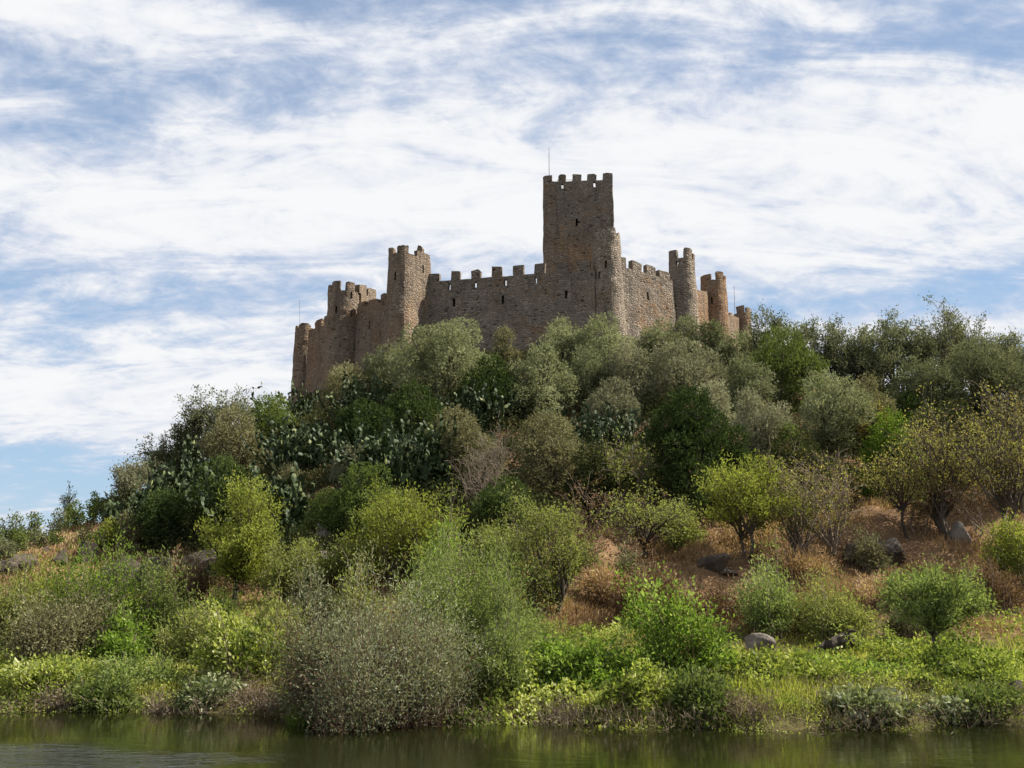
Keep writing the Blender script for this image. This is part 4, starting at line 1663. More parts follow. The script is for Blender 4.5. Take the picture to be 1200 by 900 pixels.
    mound = np.clip(0.2 + 0.75 * np.maximum(SN(30, 1.3)(XY), 0) + 0.4 * np.maximum(SN(31, 3.4)(XY), 0), 0.05, 1.6) * np.clip((s + 0.75) / 1.2, 0.25, 1)
    k = 5
    hh = np.repeat(mound, k) * rng.random(m * k) ** 0.45
    P = np.stack([np.repeat(X, k) + rng.normal(size=m * k) * 0.10, np.repeat(Y, k) + rng.normal(size=m * k) * 0.10, np.maximum(np.repeat(gz(X, Y), k), -0.05) + hh], -1)
    D = rng.normal(size=(m * k, 3)) * 0.8 + np.array([0, -0.25, 0.3])
    px = P[:, 1] / PXM
    tint = np.clip(0.5 + 0.17 * SN(32, 0.6)(P) + 0.16 * SN(40, 2.2)(P) + rng.normal(size=m * k) * 0.17, 0, 1)
    sz = np.repeat(np.clip(0.8 + 0.35 * SN(33, 0.5)(XY), 0.4, 1.5), k)
    o = leaf_obj('bank_herbs', [leaves(P, D, 4.6 * px * sz * rng.uniform(0.6, 1.3, m * k), 2.5 * px * sz * rng.uniform(0.7, 1.3, m * k), rng, tint, np.array([0, -0.3, 0.9]))], M['bank_leaf'])
    tag(o, 'tangled green herbs and brambles along the river bank', 'brambles', kind='stuff')

    # --- brown brush on the lower part of the dry slope
    def d_brush(X, Y):
        z = gz(X, Y)
        u = col_u(X, Y, z)
        p = SN(36, 1.0)(np.stack([X, Y], -1))
        return np.clip((z - 1.6) / 0.6, 0, 1) * np.clip((7.0 - z) / 3.5, 0, 1) * np.clip(0.05 + 0.65 * p, 0, 1) * np.where(u < 240, 0.3, 1)
    X, Y = scatter(76000, -38, 58, 43, 62, rng, d_brush)
    m = len(X)
    k = 5
    hh = np.repeat(np.clip(0.45 + 0.4 * SN(37, 1.2)(np.stack([X, Y], -1)), 0.1, 1.2), k) * rng.random(m * k) ** 0.6
    P = np.stack([np.repeat(X, k) + rng.normal(size=m * k) * 0.14, np.repeat(Y, k) + rng.normal(size=m * k) * 0.14, np.repeat(gz(X, Y), k) + hh], -1)
    D = rng.normal(size=(m * k, 3)) * 0.7 + np.array([0, -0.1, 0.6])
    px = P[:, 1] / PXM
    tint = np.clip(0.38 + 0.2 * SN(38, 0.6)(P) + rng.normal(size=m * k) * 0.2, 0, 1)
    o = leaf_obj('dry_brush', [leaves(P, D, 4.4 * px * rng.uniform(0.6, 1.3, m * k), 0.9 * px, rng, tint)], M['brown_dry'])
    tag(o, 'brown dry brush tangled over the lower slope above the bank', 'dry brush', kind='stuff')

    # --- dead stalks and grey-brown tangle at the water's edge
    def d_dead(X, Y):
        s = Y - shore(X)
        p = SN(34, 0.9)(np.stack([X, Y], -1))
        return np.clip(1.2 - np.abs(s - 0.6) / 2.4, 0, 1) * np.clip(0.3 + 0.75 * p, 0, 1)
    X, Y = scatter(25000, -36, 40, 27, 37, rng, d_dead)
    m = len(X)
    k = 5
    P = np.stack([np.repeat(X, k) + rng.normal(size=m * k) * 0.10, np.repeat(Y, k) + rng.normal(size=m * k) * 0.10, np.maximum(np.repeat(gz(X, Y), k), -0.03) + rng.random(m * k) * 0.55], -1)
    D = rng.normal(size=(m * k, 3)) * 0.6 + np.array([0, -0.2, 0.8])
    o = leaf_obj('dead_stalks', [leaves(P, D, 0.28 * rng.uniform(0.5, 1.3, m * k), 0.017, rng, rng.beta(1.6, 3.0, m * k))], M['dead_stalk'])
    tag(o, 'grey-brown dead stalks tangled along the edge of the water', 'dead weeds', kind='stuff')


cover()

# ------------------------------------------------------------------ trees under the walls
OL = dict(leaf=(3.3, 1.05), k=15, fuzz=0.2)
tree('olive_tree', 'tree', 'brownish olive tree at the foot of the brown round tower, near the castle left end', 402, 424, 492, 66, 'olive_brown', **OL)
tree('olive_tree', 'tree', 'low green-grey olive tree touching the left side of the largest pale olive', 457, 404, 474, 64, 'olive', **OL)
tree('olive_tree', 'tree', 'largest pale olive tree, rounded lobes, standing before the long shaded wall', 521, 371, 482, 124, 'olive_pale', k=17, leaf=(3.3, 1.05), fuzz=0.11)
tree('olive_tree', 'tree', 'narrow brownish olive crown against the wall, right of the largest pale olive', 588, 384, 452, 42, 'olive_brown', **OL)
tree('olive_tree', 'tree', 'tall rounded grey-green olive with drooping front, below the middle of the long wall', 632, 398, 492, 82, 'olive_pale', **OL)
tree('olive_tree', 'tree', 'pale olive tree with two humps just below the right end of the long wall', 656, 371, 452, 62, 'olive_pale', **OL)
tree('olive_tree', 'tree', 'wide pale olive tree covering the foot of the tall middle round tower', 706, 370, 455, 84, 'olive_pale', k=15, leaf=(3.3, 1.05), fuzz=0.12)
tree('olive_tree', 'tree', 'shaded olive tree below the one at the foot of the tall middle tower', 688, 404, 480, 62, 'olive', **OL)
tree('olive_tree', 'tree', 'grey olive tree in the middle of the grove below the receding wall', 742, 402, 486, 78, 'olive_grey', **OL)
tree('olive_tree', 'tree', 'dull grey olive low on the grove, left of the dark evergreen bush', 712, 442, 524, 66, 'olive_grey', gaps=0.25, **OL)
tree('olive_tree', 'tree', 'fresh green olive tree in front of the receding wall', 778, 374, 438, 62, 'olive_pale', **OL)
tree('olive_tree', 'tree', 'olive tree whose top overlaps the slender round tower', 815, 371, 436, 52, 'olive', **OL)
tree('olive_tree', 'tree', 'thin-topped olive standing between the slender and the orange-brown round towers', 843, 377, 432, 40, 'olive', gaps=0.3, **OL)
tree('olive_tree', 'tree', 'broad silvery olive in the grove right below the fresh green one', 798, 398, 484, 96, 'olive_grey', **OL)
tree('olive_tree', 'tree', 'low pale olive at the foot of the small far turret', 868, 388, 448, 62, 'olive_pale', **OL)
tree('olive_tree', 'tree', 'small grey dome-shaped olive just right of the dark evergreen bush top', 840, 448, 516, 58, 'olive_grey', **OL)
tree('olive_tree', 'tree', 'straw-grey olive tree in the grove, above the bright yellow-green tree', 886, 456, 548, 74, 'olive_grey', **OL)
tree('olive_tree', 'tree', 'grey olive behind the straw-grey one, halfway up to the far turret', 872, 418, 500, 70, 'olive', **OL)
tree('olive_tree', 'tree', 'big dense green tree on the ridge right of the small far turret', 912, 386, 486, 96, 'green_mid', k=15, leaf=(3.2, 1.2), fuzz=0.13)
tree('olive_tree', 'tree', 'compact round olive in front of the ridge, its crown paler on top', 968, 436, 532, 88, 'olive_pale', **OL)
tree('olive_tree', 'tree', 'dense olive under the skyline at the right, with dark limbs showing', 1148, 402, 500, 108, 'olive', k=14, leaf=(3.3, 1.05), gaps=0.15)
tree('olive_tree', 'tree', 'spreading olive in shade left of the dense one under the right skyline', 1078, 418, 505, 84, 'olive', k=13, leaf=(3.3, 1.05), gaps=0.15)
tree('olive_tree', 'tree', 'olive tree cut by the right edge of the photo on the ridge', 1205, 404, 500, 70, 'olive', **OL)
tree('olive_tree', 'tree', 'greyish olive below the skyline trees, left of the open gap of sky', 1018, 440, 520, 64, 'olive_brown', **OL)

SK = dict(leaf=(2.8, 1.1), per=9, clump=0.2, fork=0.2, limbs=22, twigs=8, low=0.8, up=0.6)
sparse_tree('skyline_tree', 'tree', 'thin open tree against the sky immediately right of the small far turret', 903, 361, 446, 46, 'olive', **SK)
sparse_tree('skyline_tree', 'tree', 'forked open tree on the ridge with a broad top, second from the far turret', 962, 377, 470, 66, 'olive', **SK)
sparse_tree('skyline_tree', 'tree', 'small open tree on the ridge with sky showing under its crown', 1010, 383, 470, 46, 'olive', **SK)
sparse_tree('skyline_tree', 'tree', 'tall slim open tree with bare lower limbs, centre of the right skyline', 1050, 368, 472, 52, 'olive', **SK)
sparse_tree('skyline_tree', 'tree', 'tallest open tree of the right skyline, upright plumes of leaves', 1104, 361, 474, 62, 'olive', **SK)
sparse_tree('skyline_tree', 'tree', 'open leaning tree right of the tallest skyline tree', 1148, 380, 478, 64, 'olive', **SK)
sparse_tree('skyline_tree', 'tree', 'last open skyline tree before the right edge of the photo', 1186, 392, 480, 46, 'olive', **SK)

sparse_tree('skyline_tree', 'tree', 'open tree filling the skyline between the two trees nearest the small far turret', 932, 381, 465, 52, 'olive', **SK)
sparse_tree('skyline_tree', 'tree', 'low open tree on the skyline between the broad forked one and the small one', 988, 390, 472, 46, 'olive', **SK)
sparse_tree('skyline_tree', 'tree', 'low open tree on the skyline, right of the small one with sky beneath', 1030, 392, 474, 46, 'olive', **SK)
sparse_tree('skyline_tree', 'tree', 'open tree on the skyline just left of the tallest one', 1078, 384, 474, 46, 'olive', **SK)
sparse_tree('skyline_tree', 'tree', 'open tree on the skyline just right of the tallest one', 1128, 380, 476, 46, 'olive', **SK)
sparse_tree('skyline_tree', 'tree', 'low open tree between the leaning one and the last skyline tree', 1168, 394, 478, 44, 'olive', **SK)

# ------------------------------------------------------------------ dark evergreens and mid-slope trees
EV = dict(leaf=(3.0, 1.5), k=14, fuzz=0.11, lfade=0.8, bark='bark_dark')
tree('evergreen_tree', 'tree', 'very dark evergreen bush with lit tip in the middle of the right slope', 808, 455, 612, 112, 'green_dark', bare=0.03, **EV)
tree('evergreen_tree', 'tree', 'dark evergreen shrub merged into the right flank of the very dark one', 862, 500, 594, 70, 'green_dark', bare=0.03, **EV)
tree('evergreen_tree', 'tree', 'rounded vivid green tree among dry branches at the right', 1042, 483, 590, 78, 'green_vivid', bare=0.05, **EV)
tree('evergreen_tree', 'tree', 'small bright green bush below the right skyline trees', 1072, 458, 510, 58, 'green_vivid', bare=0.02, **EV)
tree('evergreen_tree', 'tree', 'nearly black thicket tree right below the largest pale olive', 577, 418, 498, 74, 'green_dark', bare=0.02, **EV)
tree('evergreen_tree', 'tree', 'dark green tree in shade below the left half of the largest pale olive', 480, 448, 535, 86, 'green_dark', bare=0.02, **EV)
tree('evergreen_tree', 'tree', 'dark rounded bush between the prickly pears on the left slope', 425, 470, 560, 82, 'green_dark', bare=0.02, **EV)
tree('evergreen_tree', 'tree', 'dark ivy-like bush in the deep shade of the left slope', 250, 535, 640, 92, 'green_dark', bare=0.0, **EV)
tree('evergreen_tree', 'tree', 'dark bush in the hollow below the bare grey shrub', 590, 560, 640, 96, 'green_dark', bare=0.0, **EV)
tree('evergreen_tree', 'tree', 'dark green bush above the yellow-green bushy tree in the centre', 420, 545, 640, 90, 'green_mid', bare=0.0, **EV)
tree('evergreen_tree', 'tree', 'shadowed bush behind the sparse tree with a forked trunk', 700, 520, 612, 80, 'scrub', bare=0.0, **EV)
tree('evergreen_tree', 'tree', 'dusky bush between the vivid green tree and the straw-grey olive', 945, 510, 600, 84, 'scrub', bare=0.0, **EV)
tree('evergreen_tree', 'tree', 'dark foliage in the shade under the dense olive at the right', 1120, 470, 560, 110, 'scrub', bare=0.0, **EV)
tree('evergreen_tree', 'tree', 'shaded bush left of the nearly hidden rock ledge on the left slope', 185, 575, 645, 70, 'green_dark', bare=0.0, **EV)
tree('evergreen_tree', 'tree', 'shaded bush at the right edge below the last olive', 1190, 480, 590, 80, 'scrub', bare=0.0, **EV)

MB = dict(leaf=(3.2, 1.2), k=12, fuzz=0.14)
tree('bushy_tree', 'tree', 'olive-brown bushy tree left of the bare grey shrub, mid slope', 540, 478, 592, 96, 'olive_brown', gaps=0.1, bare=0.05, **MB)
tree('bushy_tree', 'tree', 'olive-brown bushy tree right of the bare grey shrub, mid slope', 642, 482, 588, 98, 'olive_brown', gaps=0.1, bare=0.05, **MB)
tree('bushy_tree', 'tree', 'brown-olive wide bush on the left slope under the thin skyline trees', 278, 476, 570, 92, 'olive_brown', bare=0.02, **MB)
tree('bushy_tree', 'tree', 'green bush on the left crest, just left of the castle corner', 322, 463, 530, 66, 'green_mid', bare=0.02, **MB)
tree('silver_shrub', 'shrub', 'small silvery-grey rounded shrub on the left half of the slope', 416, 522, 598, 54, 'olive_grey', bare=0.02, **MB)
tree('bushy_tree', 'tree', 'dull green shrub at the foot of the silvery-grey rounded one', 385, 574, 640, 66, 'green_mid', bare=0.0, **MB)
tree('bushy_tree', 'tree', 'small straw-tinted shrub above the tall yellow-green tree at left', 332, 545, 600, 40, 'olive_brown', bare=0.0, **MB)
tree('bushy_tree', 'tree', 'grey-green bush above the right end of the prickly pear slope', 610, 430, 500, 54, 'olive', bare=0.0, **MB)
tree('bushy_tree', 'tree', 'low green bush right beside the straw-grey olive', 925, 497, 560, 44, 'green_mid', bare=0.0, **MB)
tree('bushy_tree', 'tree', 'rust-tinged bush left of the small bright green one under the skyline', 1025, 470, 530, 54, 'fig_dry', bare=0.0, gaps=0.2, **MB)

# left crest, far end of the islet
sparse_tree('skyline_tree', 'tree', 'thin open tree on the left crest, left one of the pair against the sky', 224, 461, 552, 36, 'olive', **SK)
sparse_tree('skyline_tree', 'tree', 'broader open tree on the left crest, right one of the pair against the sky', 262, 457, 545, 62, 'olive', **SK)
sparse_tree('skyline_tree', 'tree', 'wispy grey tree lower down the left crest below the pair', 185, 512, 585, 46, 'olive_grey', **SK)
sparse_tree('skyline_tree', 'tree', 'lowest wispy tree of the left crest, beside pale prickly pears', 152, 540, 602, 38, 'olive_grey', **SK)
tree('bushy_tree', 'tree', 'dark olive bush on the left crest between two wispy trees', 205, 497, 575, 56, 'olive', bare=0.0, **MB)
tree('bushy_tree', 'tree', 'green bush at the bottom end of the left crest', 130, 583, 634, 52, 'green_mid', bare=0.0, Y=80, **MB)
tree('round_tree', 'tree', 'round dark green tree on the low left skyline under the leafless pine', 82, 591, 632, 42, 'green_mid', Y=100, bare=0.1, **MB)
tree('round_tree', 'tree', 'small round dark tree left of the one under the leafless pine', 66, 597, 632, 28, 'olive', Y=98, bare=0.1, **MB)
tree('round_tree', 'tree', 'far dark green tree at the left end of the low skyline', 16, 604, 630, 34, 'green_mid', Y=115, bare=0.05, **MB)
tree('round_tree', 'tree', 'far dark green tree second from the left end of the low skyline', 38, 602, 630, 30, 'green_mid', Y=118, bare=0.05, **MB)
tree('round_tree', 'tree', 'far tree cut by the left edge of the photo', -6, 607, 632, 24, 'green_mid', Y=112, bare=0.05, **MB)
tree('conifer', 'tree', 'small pointed dark conifer on the left skyline', 107, 577, 630, 15, 'green_dark', Y=100, style='plume', k=9, leaf=(2.6, 1.0), bare=0.05)
sparse_tree('pine_tree', 'tree', 'slim nearly leafless pine rising above the low left skyline', 78, 568, 632, 22, 'green_dark', Y=104, limbs=13, twigs=5, leaf=(2.2, 0.9), per=3, clump=0.14, fork=0.5, low=0.2, up=0.0, r0=0.12, bark='bark_dark')
for (u, vt, vb, w, mt, lb) in [
        (44, 618, 644, 22, 'olive', 'small grey-green bush on the dry ground below the low left skyline'),
        (6, 630, 660, 30, 'olive', 'rounded bush at the left edge above the flat rocks'),
        (22, 626, 648, 18, 'green_mid', 'little bush between the left-edge bush and the small grey-green one'),
        (124, 607, 645, 32, 'yellow_green', 'yellowish bush above the rounded boulder at left'),
        (98, 618, 640, 26, 'olive_brown', 'dry olive-brown bush left of the yellowish one'),
        (150, 600, 650, 40, 'olive_brown', 'brown dry bush right of the yellowish one, over the cliff'),
        (66, 622, 640, 20, 'green_mid', 'tiny bush standing alone on dry grass at left')]:
    tree('low_bush', 'bush', lb, u, vt, vb, w, mt, bare=0.0, k=7, leaf=(2.8, 1.2))

# ------------------------------------------------------------------ prickly pears
for (u, vt, vb, w, n, lb) in [
        (362, 492, 560, 84, 142, 'large prickly pear thicket below the castle left corner, many pale pads'),
        (300, 545, 620, 100, 150, 'prickly pear thicket in shade above the tall yellow-green tree'),
        (492, 488, 600, 72, 165, 'tall prickly pear column with pale hanging pads, left of the olive-brown bushy tree'),
        (212, 540, 612, 76, 120, 'prickly pears on the left crest below the wispy grey tree'),
        (165, 578, 628, 60, 82, 'lowest prickly pears at the left end of the slope'),
        (340, 455, 505, 64, 82, 'prickly pears on the crest at the foot of the half-round turret'),
        (560, 445, 505, 52, 75, 'dark prickly pears below the narrow brownish olive'),
        (668, 478, 545, 46, 67, 'prickly pears with pale fruit right of the olive-brown bushy trees'),
        (440, 500, 580, 60, 105, 'prickly pears between the silvery shrub and the tall pale-padded column'),
        (722, 470, 540, 40, 45, 'few prickly pear pads among the dull grey olives'),
        (430, 440, 500, 60, 75, 'prickly pears under the brownish olive at the castle foot'),
        (255, 500, 560, 60, 60, 'pale-tipped prickly pears at the base of the skyline pair on the left crest')]:
    prickly_pear(lb, u, vt, vb, w, n=n, group='prickly pear thickets on the slope', size=0.33)

# ------------------------------------------------------------------ light trees on the lower slope
YG = dict(leaf=(3.9, 1.45), fuzz=0.32, lfade=0.45)
AS = dict(leaf=(3.5, 1.45), clump=0.2, twigs=9, up=0.7, low=0.8)
sparse_tree('young_poplar', 'tree', 'tall yellow-green tree with a dark trunk standing at the left of the lower slope', 276, 566, 710, 88, 'yellow_green', limbs=36, per=10, fork=0.24, bark='bark_dark', r0=0.13, **dict(AS, up=1.3))
sparse_tree('yellow_tree', 'tree', 'bushy yellow-green tree in the centre behind the green willow', 476, 576, 690, 112, 'yellow_green', limbs=40, per=10, fork=0.08, trunks=2, **AS)
sparse_tree('yellow_tree', 'tree', 'feathery yellowish tree with brown stems right of the green willow', 638, 586, 728, 116, 'pale_green', limbs=40, per=9, fork=0.12, trunks=3, **AS)
sparse_tree('yellow_tree', 'tree', 'bright yellow-green tree on the right slope below the straw-grey olive', 874, 539, 655, 96, 'yellow_green', limbs=30, per=8, fork=0.22, trunks=2, **dict(AS, low=0.3))
sparse_tree('pale_bush', 'bush', 'pale green bush right of the tall yellow-green tree with dark trunk', 340, 636, 705, 66, 'pale_green', limbs=26, per=9, fork=0.05, trunks=3, **AS)
sparse_tree('pale_bush', 'bush', 'small leafy bush between grey granite and the green willow', 405, 635, 700, 56, 'pale_green', limbs=24, per=9, fork=0.05, trunks=3, **AS)
sparse_tree('pale_bush', 'bush', 'yellowish bush left of the feathery yellowish tree, near dry leaves', 590, 622, 690, 66, 'pale_green', limbs=24, per=8, fork=0.05, trunks=3, **AS)
sparse_tree('pale_bush', 'bush', 'round pale bush beside the tree with the forked dark trunk', 797, 592, 655, 50, 'pale_green', limbs=22, per=8, fork=0.05, trunks=3, **AS)
SP = dict(leaf=(3.1, 1.4), clump=0.2)
sparse_tree('sparse_tree', 'tree', 'small open tree with a short forked dark trunk on the dry grass', 755, 570, 672, 98, 'pale_green', per=4, bark='bark_dark', fork=0.36, r0=0.12, limbs=22, sub=2, low=0.0, up=0.2, **SP)
sparse_tree('sparse_tree', 'tree', 'thin-leaved tree high on the slope behind the forked-trunk tree', 732, 512, 612, 72, 'pale_green', per=4, fork=0.15, sub=2, bark='twig', **SP)
sparse_tree('sparse_tree', 'tree', 'wide brownish half-bare tree right of the bright yellow-green tree', 960, 530, 662, 112, 'fig_dry', per=3.2, fork=0.12, trunks=3, limbs=30, sub=3, bark='twig', **SP)
sparse_tree('sparse_tree', 'tree', 'half-bare tree left of the wide brownish one, thin greenish leaves', 925, 555, 655, 60, 'pale_green', per=3.5, fork=0.1, sub=2, trunks=2, bark='twig', **SP)
sparse_tree('fig_tree', 'tree', 'large spreading half-dry tree with leaning dark trunks at the right', 1118, 468, 634, 120, 'fig_dry', per=4.2, bark='bark', fork=0.16, r0=0.15, trunks=3, limbs=34, sub=2, lean=-0.1, **SP)
sparse_tree('fig_tree', 'tree', 'second half-dry tree at the right edge, trunk leaning to the right', 1165, 462, 638, 110, 'fig_dry', per=4, bark='bark', fork=0.2, r0=0.14, trunks=2, limbs=28, sub=2, lean=0.35, **SP)
sparse_tree('fig_tree', 'tree', 'half-dry small tree with a slanting thin trunk left of the large spreading one', 1066, 520, 632, 78, 'fig_dry', per=4, bark='bark_dark', fork=0.3, r0=0.08, lean=-0.3, sub=2, **SP)
sparse_tree('fig_tree', 'tree', 'half-dry crown high at the right edge below the last skyline tree', 1200, 452, 600, 90, 'fig_dry', per=4.5, sub=2, fork=0.1, bark='twig', **SP)
sparse_tree('bare_shrub', 'shrub', 'leafless grey shrub with fine twigs in the hollow mid slope', 556, 528, 612, 62, 'fig_dry', per=0, bark='twig', fork=0.1, trunks=3, limbs=15, twigs=7, sub=3, r0=0.045)
sparse_tree('bare_shrub', 'shrub', 'taller leafless branch-work behind the leafless grey shrub', 577, 500, 606, 52, 'fig_dry', per=0, bark='twig', fork=0.1, trunks=3, limbs=15, twigs=7, sub=3, r0=0.045)
sparse_tree('bare_shrub', 'shrub', 'brown twiggy shrub left of the tree with forked dark trunk', 690, 560, 668, 60, 'brown_dry', per=5, bark='twig', fork=0.08, trunks=3, limbs=13, twigs=7, sub=2, leaf=(2.8, 1.3), r0=0.05)
sparse_tree('bare_shrub', 'shrub', 'brown leafless twigs in front of the vivid green tree', 1078, 545, 625, 66, 'brown_dry', per=4, bark='twig', fork=0.08, trunks=3, limbs=13, twigs=7, sub=2, leaf=(2.6, 1.2), r0=0.05)
sparse_tree('bare_shrub', 'shrub', 'tangle of pinkish-brown twigs under the large half-dry tree', 1140, 540, 630, 70, 'brown_dry', per=4, bark='twig', fork=0.08, trunks=3, limbs=13, twigs=7, sub=2, leaf=(2.6, 1.2), r0=0.05)

# ------------------------------------------------------------------ shrubs nearer the river
shrub('willow_shrub', 'shrub', 'big feathery green willow in the centre foreground behind the grey bush', 538, 624, 812, 172, 'willow', Y=35.0, stems=360, per=140, leaf=(4.4, 1.05), start=0.15, uneven=0.3, nfan=11, main=0.5)
shrub('willow_shrub', 'shrub', 'slender leafy willow shoots rising behind the big feathery willow', 520, 612, 740, 66, 'broadleaf', Y=39.0, stems=26, per=80, leaf=(4.6, 1.8), start=0.5, uneven=0.15)
shrub('grey_willow', 'shrub', 'large grey-brown rounded bush overhanging the water in the foreground', 438, 686, 846, 204, 'grey_shrub', Y=30.4, stems=480, per=190, leaf=(3.7, 1.0), bark='twig_red', start=0.22, uneven=0.3, nfan=14, main=0.5)
shrub('willow_shrub', 'shrub', 'lower right flank of the feathery willow drooping toward the water', 588, 722, 838, 74, 'willow', Y=31.6, stems=120, per=120, leaf=(4.4, 1.05), start=0.15)
shrub('poplar_shrub', 'shrub', 'bright broad-leaved shrub with reddish stems on the bank, right of centre', 796, 676, 826, 128, 'broadleaf', Y=33.5, stems=120, per=88, leaf=(4.3, 2.2), bark='twig_red', start=0.4, uneven=0.4, droop=0.2, nfan=9, main=0.5)
sparse_tree('young_tree', 'tree', 'young green tree with a thin slanting trunk on the right bank', 1106, 664, 806, 112, 'willow', Y=35.5, limbs=34, per=9, fork=0.42, lean=-0.25, r0=0.075, leaf=(4.2, 1.4), clump=0.13, twigs=9, up=0.5, low=0.1)
shrub('green_shrub', 'shrub', 'bluish-green shrub on the right bank under the wide brownish tree', 905, 640, 738, 78, 'willow', Y=45, stems=110, per=90, leaf=(3.6, 1.2))
shrub('green_shrub', 'shrub', 'wide yellowish-green shrub on the right bank above the dark log', 972, 672, 748, 108, 'pale_green', Y=44, stems=140, per=90, leaf=(3.6, 1.1))
shrub('green_shrub', 'shrub', 'green bush at the right edge on the dry slope', 1190, 608, 690, 66, 'yellow_green', stems=90, per=80, leaf=(3.6, 1.2))
LB = dict(leaf=(3.9, 1.3), start=0.1)
shrub('bank_bush', 'bush', 'tall bright green bush in the middle of the left bank thicket', 118, 634, 762, 124, 'green_vivid', Y=41, stems=150, per=95, **LB)
shrub('bank_bush', 'bush', 'grey-green twiggy bush low at the left of the bank thicket', 66, 684, 775, 120, 'olive_brown', Y=38.5, stems=150, per=95, **LB)
shrub('bank_bush', 'bush', 'yellow-green bush at the left edge of the bank thicket', 16, 655, 760, 110, 'pale_green', Y=42, stems=130, per=95, **LB)
shrub('bank_bush', 'bush', 'green bush at the right end of the left bank thicket', 188, 654, 762, 100, 'green_mid', Y=41.5, stems=130, per=95, **LB)
shrub('bank_bush', 'bush', 'small vivid bush with yellowing leaves low in the left thicket', 140, 715, 775, 66, 'broadleaf', Y=38.5, stems=70, per=70, leaf=(4.4, 2.0), start=0.1)
shrub('bank_bush', 'bush', 'pale leafy weeds between the left thicket and the grey-brown bush', 286, 712, 812, 104, 'bank_leaf', Y=35.5, stems=110, per=70, leaf=(4.4, 2.2), start=0.15)
shrub('bank_bush', 'bush', 'low pale bush right of the left thicket below the dark rock', 236, 704, 780, 92, 'pale_green', Y=39.5, stems=100, per=80, **LB)
shrub('bank_bush', 'bush', 'yellowish bush left of the grey-brown rounded bush', 322, 684, 775, 66, 'pale_green', Y=40, stems=70, per=80, **LB)
shrub('bank_bush', 'bush', 'fresh green bush under the tall yellow-green tree with dark trunk', 252, 694, 740, 64, 'green_mid', Y=44.5, stems=90, per=80, **LB)
shrub('bank_bush', 'bush', 'grey-green bush behind the left shoulder of the grey-brown rounded bush', 372, 662, 735, 70, 'olive', Y=43, stems=90, per=80, **LB)
shrub('bank_bush', 'bush', 'light green bush between the grey-brown rounded bush and the willow top', 418, 650, 730, 60, 'pale_green', Y=42, stems=80, per=80, **LB)
shrub('bank_bush', 'bush', 'leafy bush on the bank between the willow flank and the feathery yellowish tree', 628, 715, 780, 74, 'pale_green', Y=39.5, stems=80, per=80, **LB)
shrub('bank_bush', 'bush', 'yellowing bush behind the left edge of the bank thicket', 52, 655, 735, 90, 'yellow_green', Y=46, stems=100, per=80, **LB)
shrub('dry_shrub', 'shrub', 'brown brush on the dry slope below the overhanging dark rock', 838, 682, 722, 90, 'brown_dry', Y=48, stems=90, per=70, leaf=(3.6, 1.0))
shrub('dry_shrub', 'shrub', 'rusty grass clump between the overhanging rock and the large dark rock', 930, 642, 672, 84, 'dry_grass', stems=100, per=60, leaf=(4.6, 0.9), start=0.1)
shrub('dry_shrub', 'shrub', 'brown brush right of the large dark rock on the dry slope', 1095, 654, 695, 90, 'brown_dry', stems=90, per=70, leaf=(3.6, 1.0))
shrub('dry_shrub', 'shrub', 'straw-coloured clump below the large dark rock', 1040, 674, 704, 80, 'dry_grass', stems=90, per=60, leaf=(4.6, 0.9), start=0.1)
shrub('dry_shrub', 'shrub', 'straw-coloured upright grass clump below the cliff at left', 206, 648, 700, 26, 'dry_grass', stems=80, per=40, leaf=(5.0, 0.9), start=0.2, droop=-0.3)
shrub('dry_shrub', 'shrub', 'dead brown-leaved shrub left of the tall yellow-green tree', 226, 650, 708, 40, 'brown_dry', stems=50, per=60, leaf=(3.6, 1.6))
shrub('dry_shrub', 'shrub', 'reddish-brown dry brush behind the bright broad-leaved shrub', 762, 640, 712, 84, 'brown_dry', Y=46.5, stems=110, per=70, leaf=(3.4, 1.3), bark='twig_red')
shrub('dry_shrub', 'shrub', 'thatch-like dry grass clump left of the forked dark trunk', 714, 664, 705, 76, 'dry_grass', stems=110, per=60, leaf=(5.0, 0.9), start=0.1)
shrub('dry_shrub', 'shrub', 'dry olive-coloured tuft at the foot of the forked dark trunk', 738, 640, 690, 50, 'olive_brown', stems=70, per=60, leaf=(4.0, 1.0))
shrub('dry_shrub', 'shrub', 'dry brown bush on the slope at the right edge above the bank', 1168, 655, 715, 70, 'brown_dry', stems=90, per=60, leaf=(3.4, 1.1))
shrub('dry_shrub', 'shrub', 'olive-brown bush growing over the rock on the dry right slope', 1018, 622, 668, 54, 'olive_brown', stems=80, per=60, leaf=(3.6, 1.1))
shrub('dry_shrub', 'shrub', 'grey dry bush behind the young tree with the slanting trunk', 1062, 690, 742, 66, 'olive_brown', Y=44, stems=80, per=70, leaf=(3.6, 1.2))
for (u, vt, vb, w, Y, mt, lb) in [
        (640, 752, 832, 84, 32.5, 'broadleaf', 'lush bramble mound right beside the willow on the bank'),
        (708, 752, 834, 86, 32.2, 'broadleaf', 'lush bramble mound left of the bright broad-leaved shrub'),
        (742, 790, 842, 70, 30.4, 'bank_leaf', 'low dark bramble touching the water below the broad-leaved shrub'),
        (905, 762, 838, 90, 32.5, 'bank_leaf', 'leafy mound right of the broad-leaved shrub with pale leaves'),
        (960, 778, 838, 70, 32.5, 'bank_leaf', 'yellow-green weeds below the dark log'),
        (1060, 785, 840, 80, 32.0, 'bank_leaf', 'weeds under the young tree with slanting trunk'),
        (1165, 770, 835, 80, 33.0, 'bank_leaf', 'yellow-green weeds at the right edge of the bank')]:
    shrub('bramble', 'bramble', lb, u, vt, vb, w, mt, Y=Y, stems=110, per=60, leaf=(4.8, 2.7), start=0.2, droop=0.5, uneven=0.25)
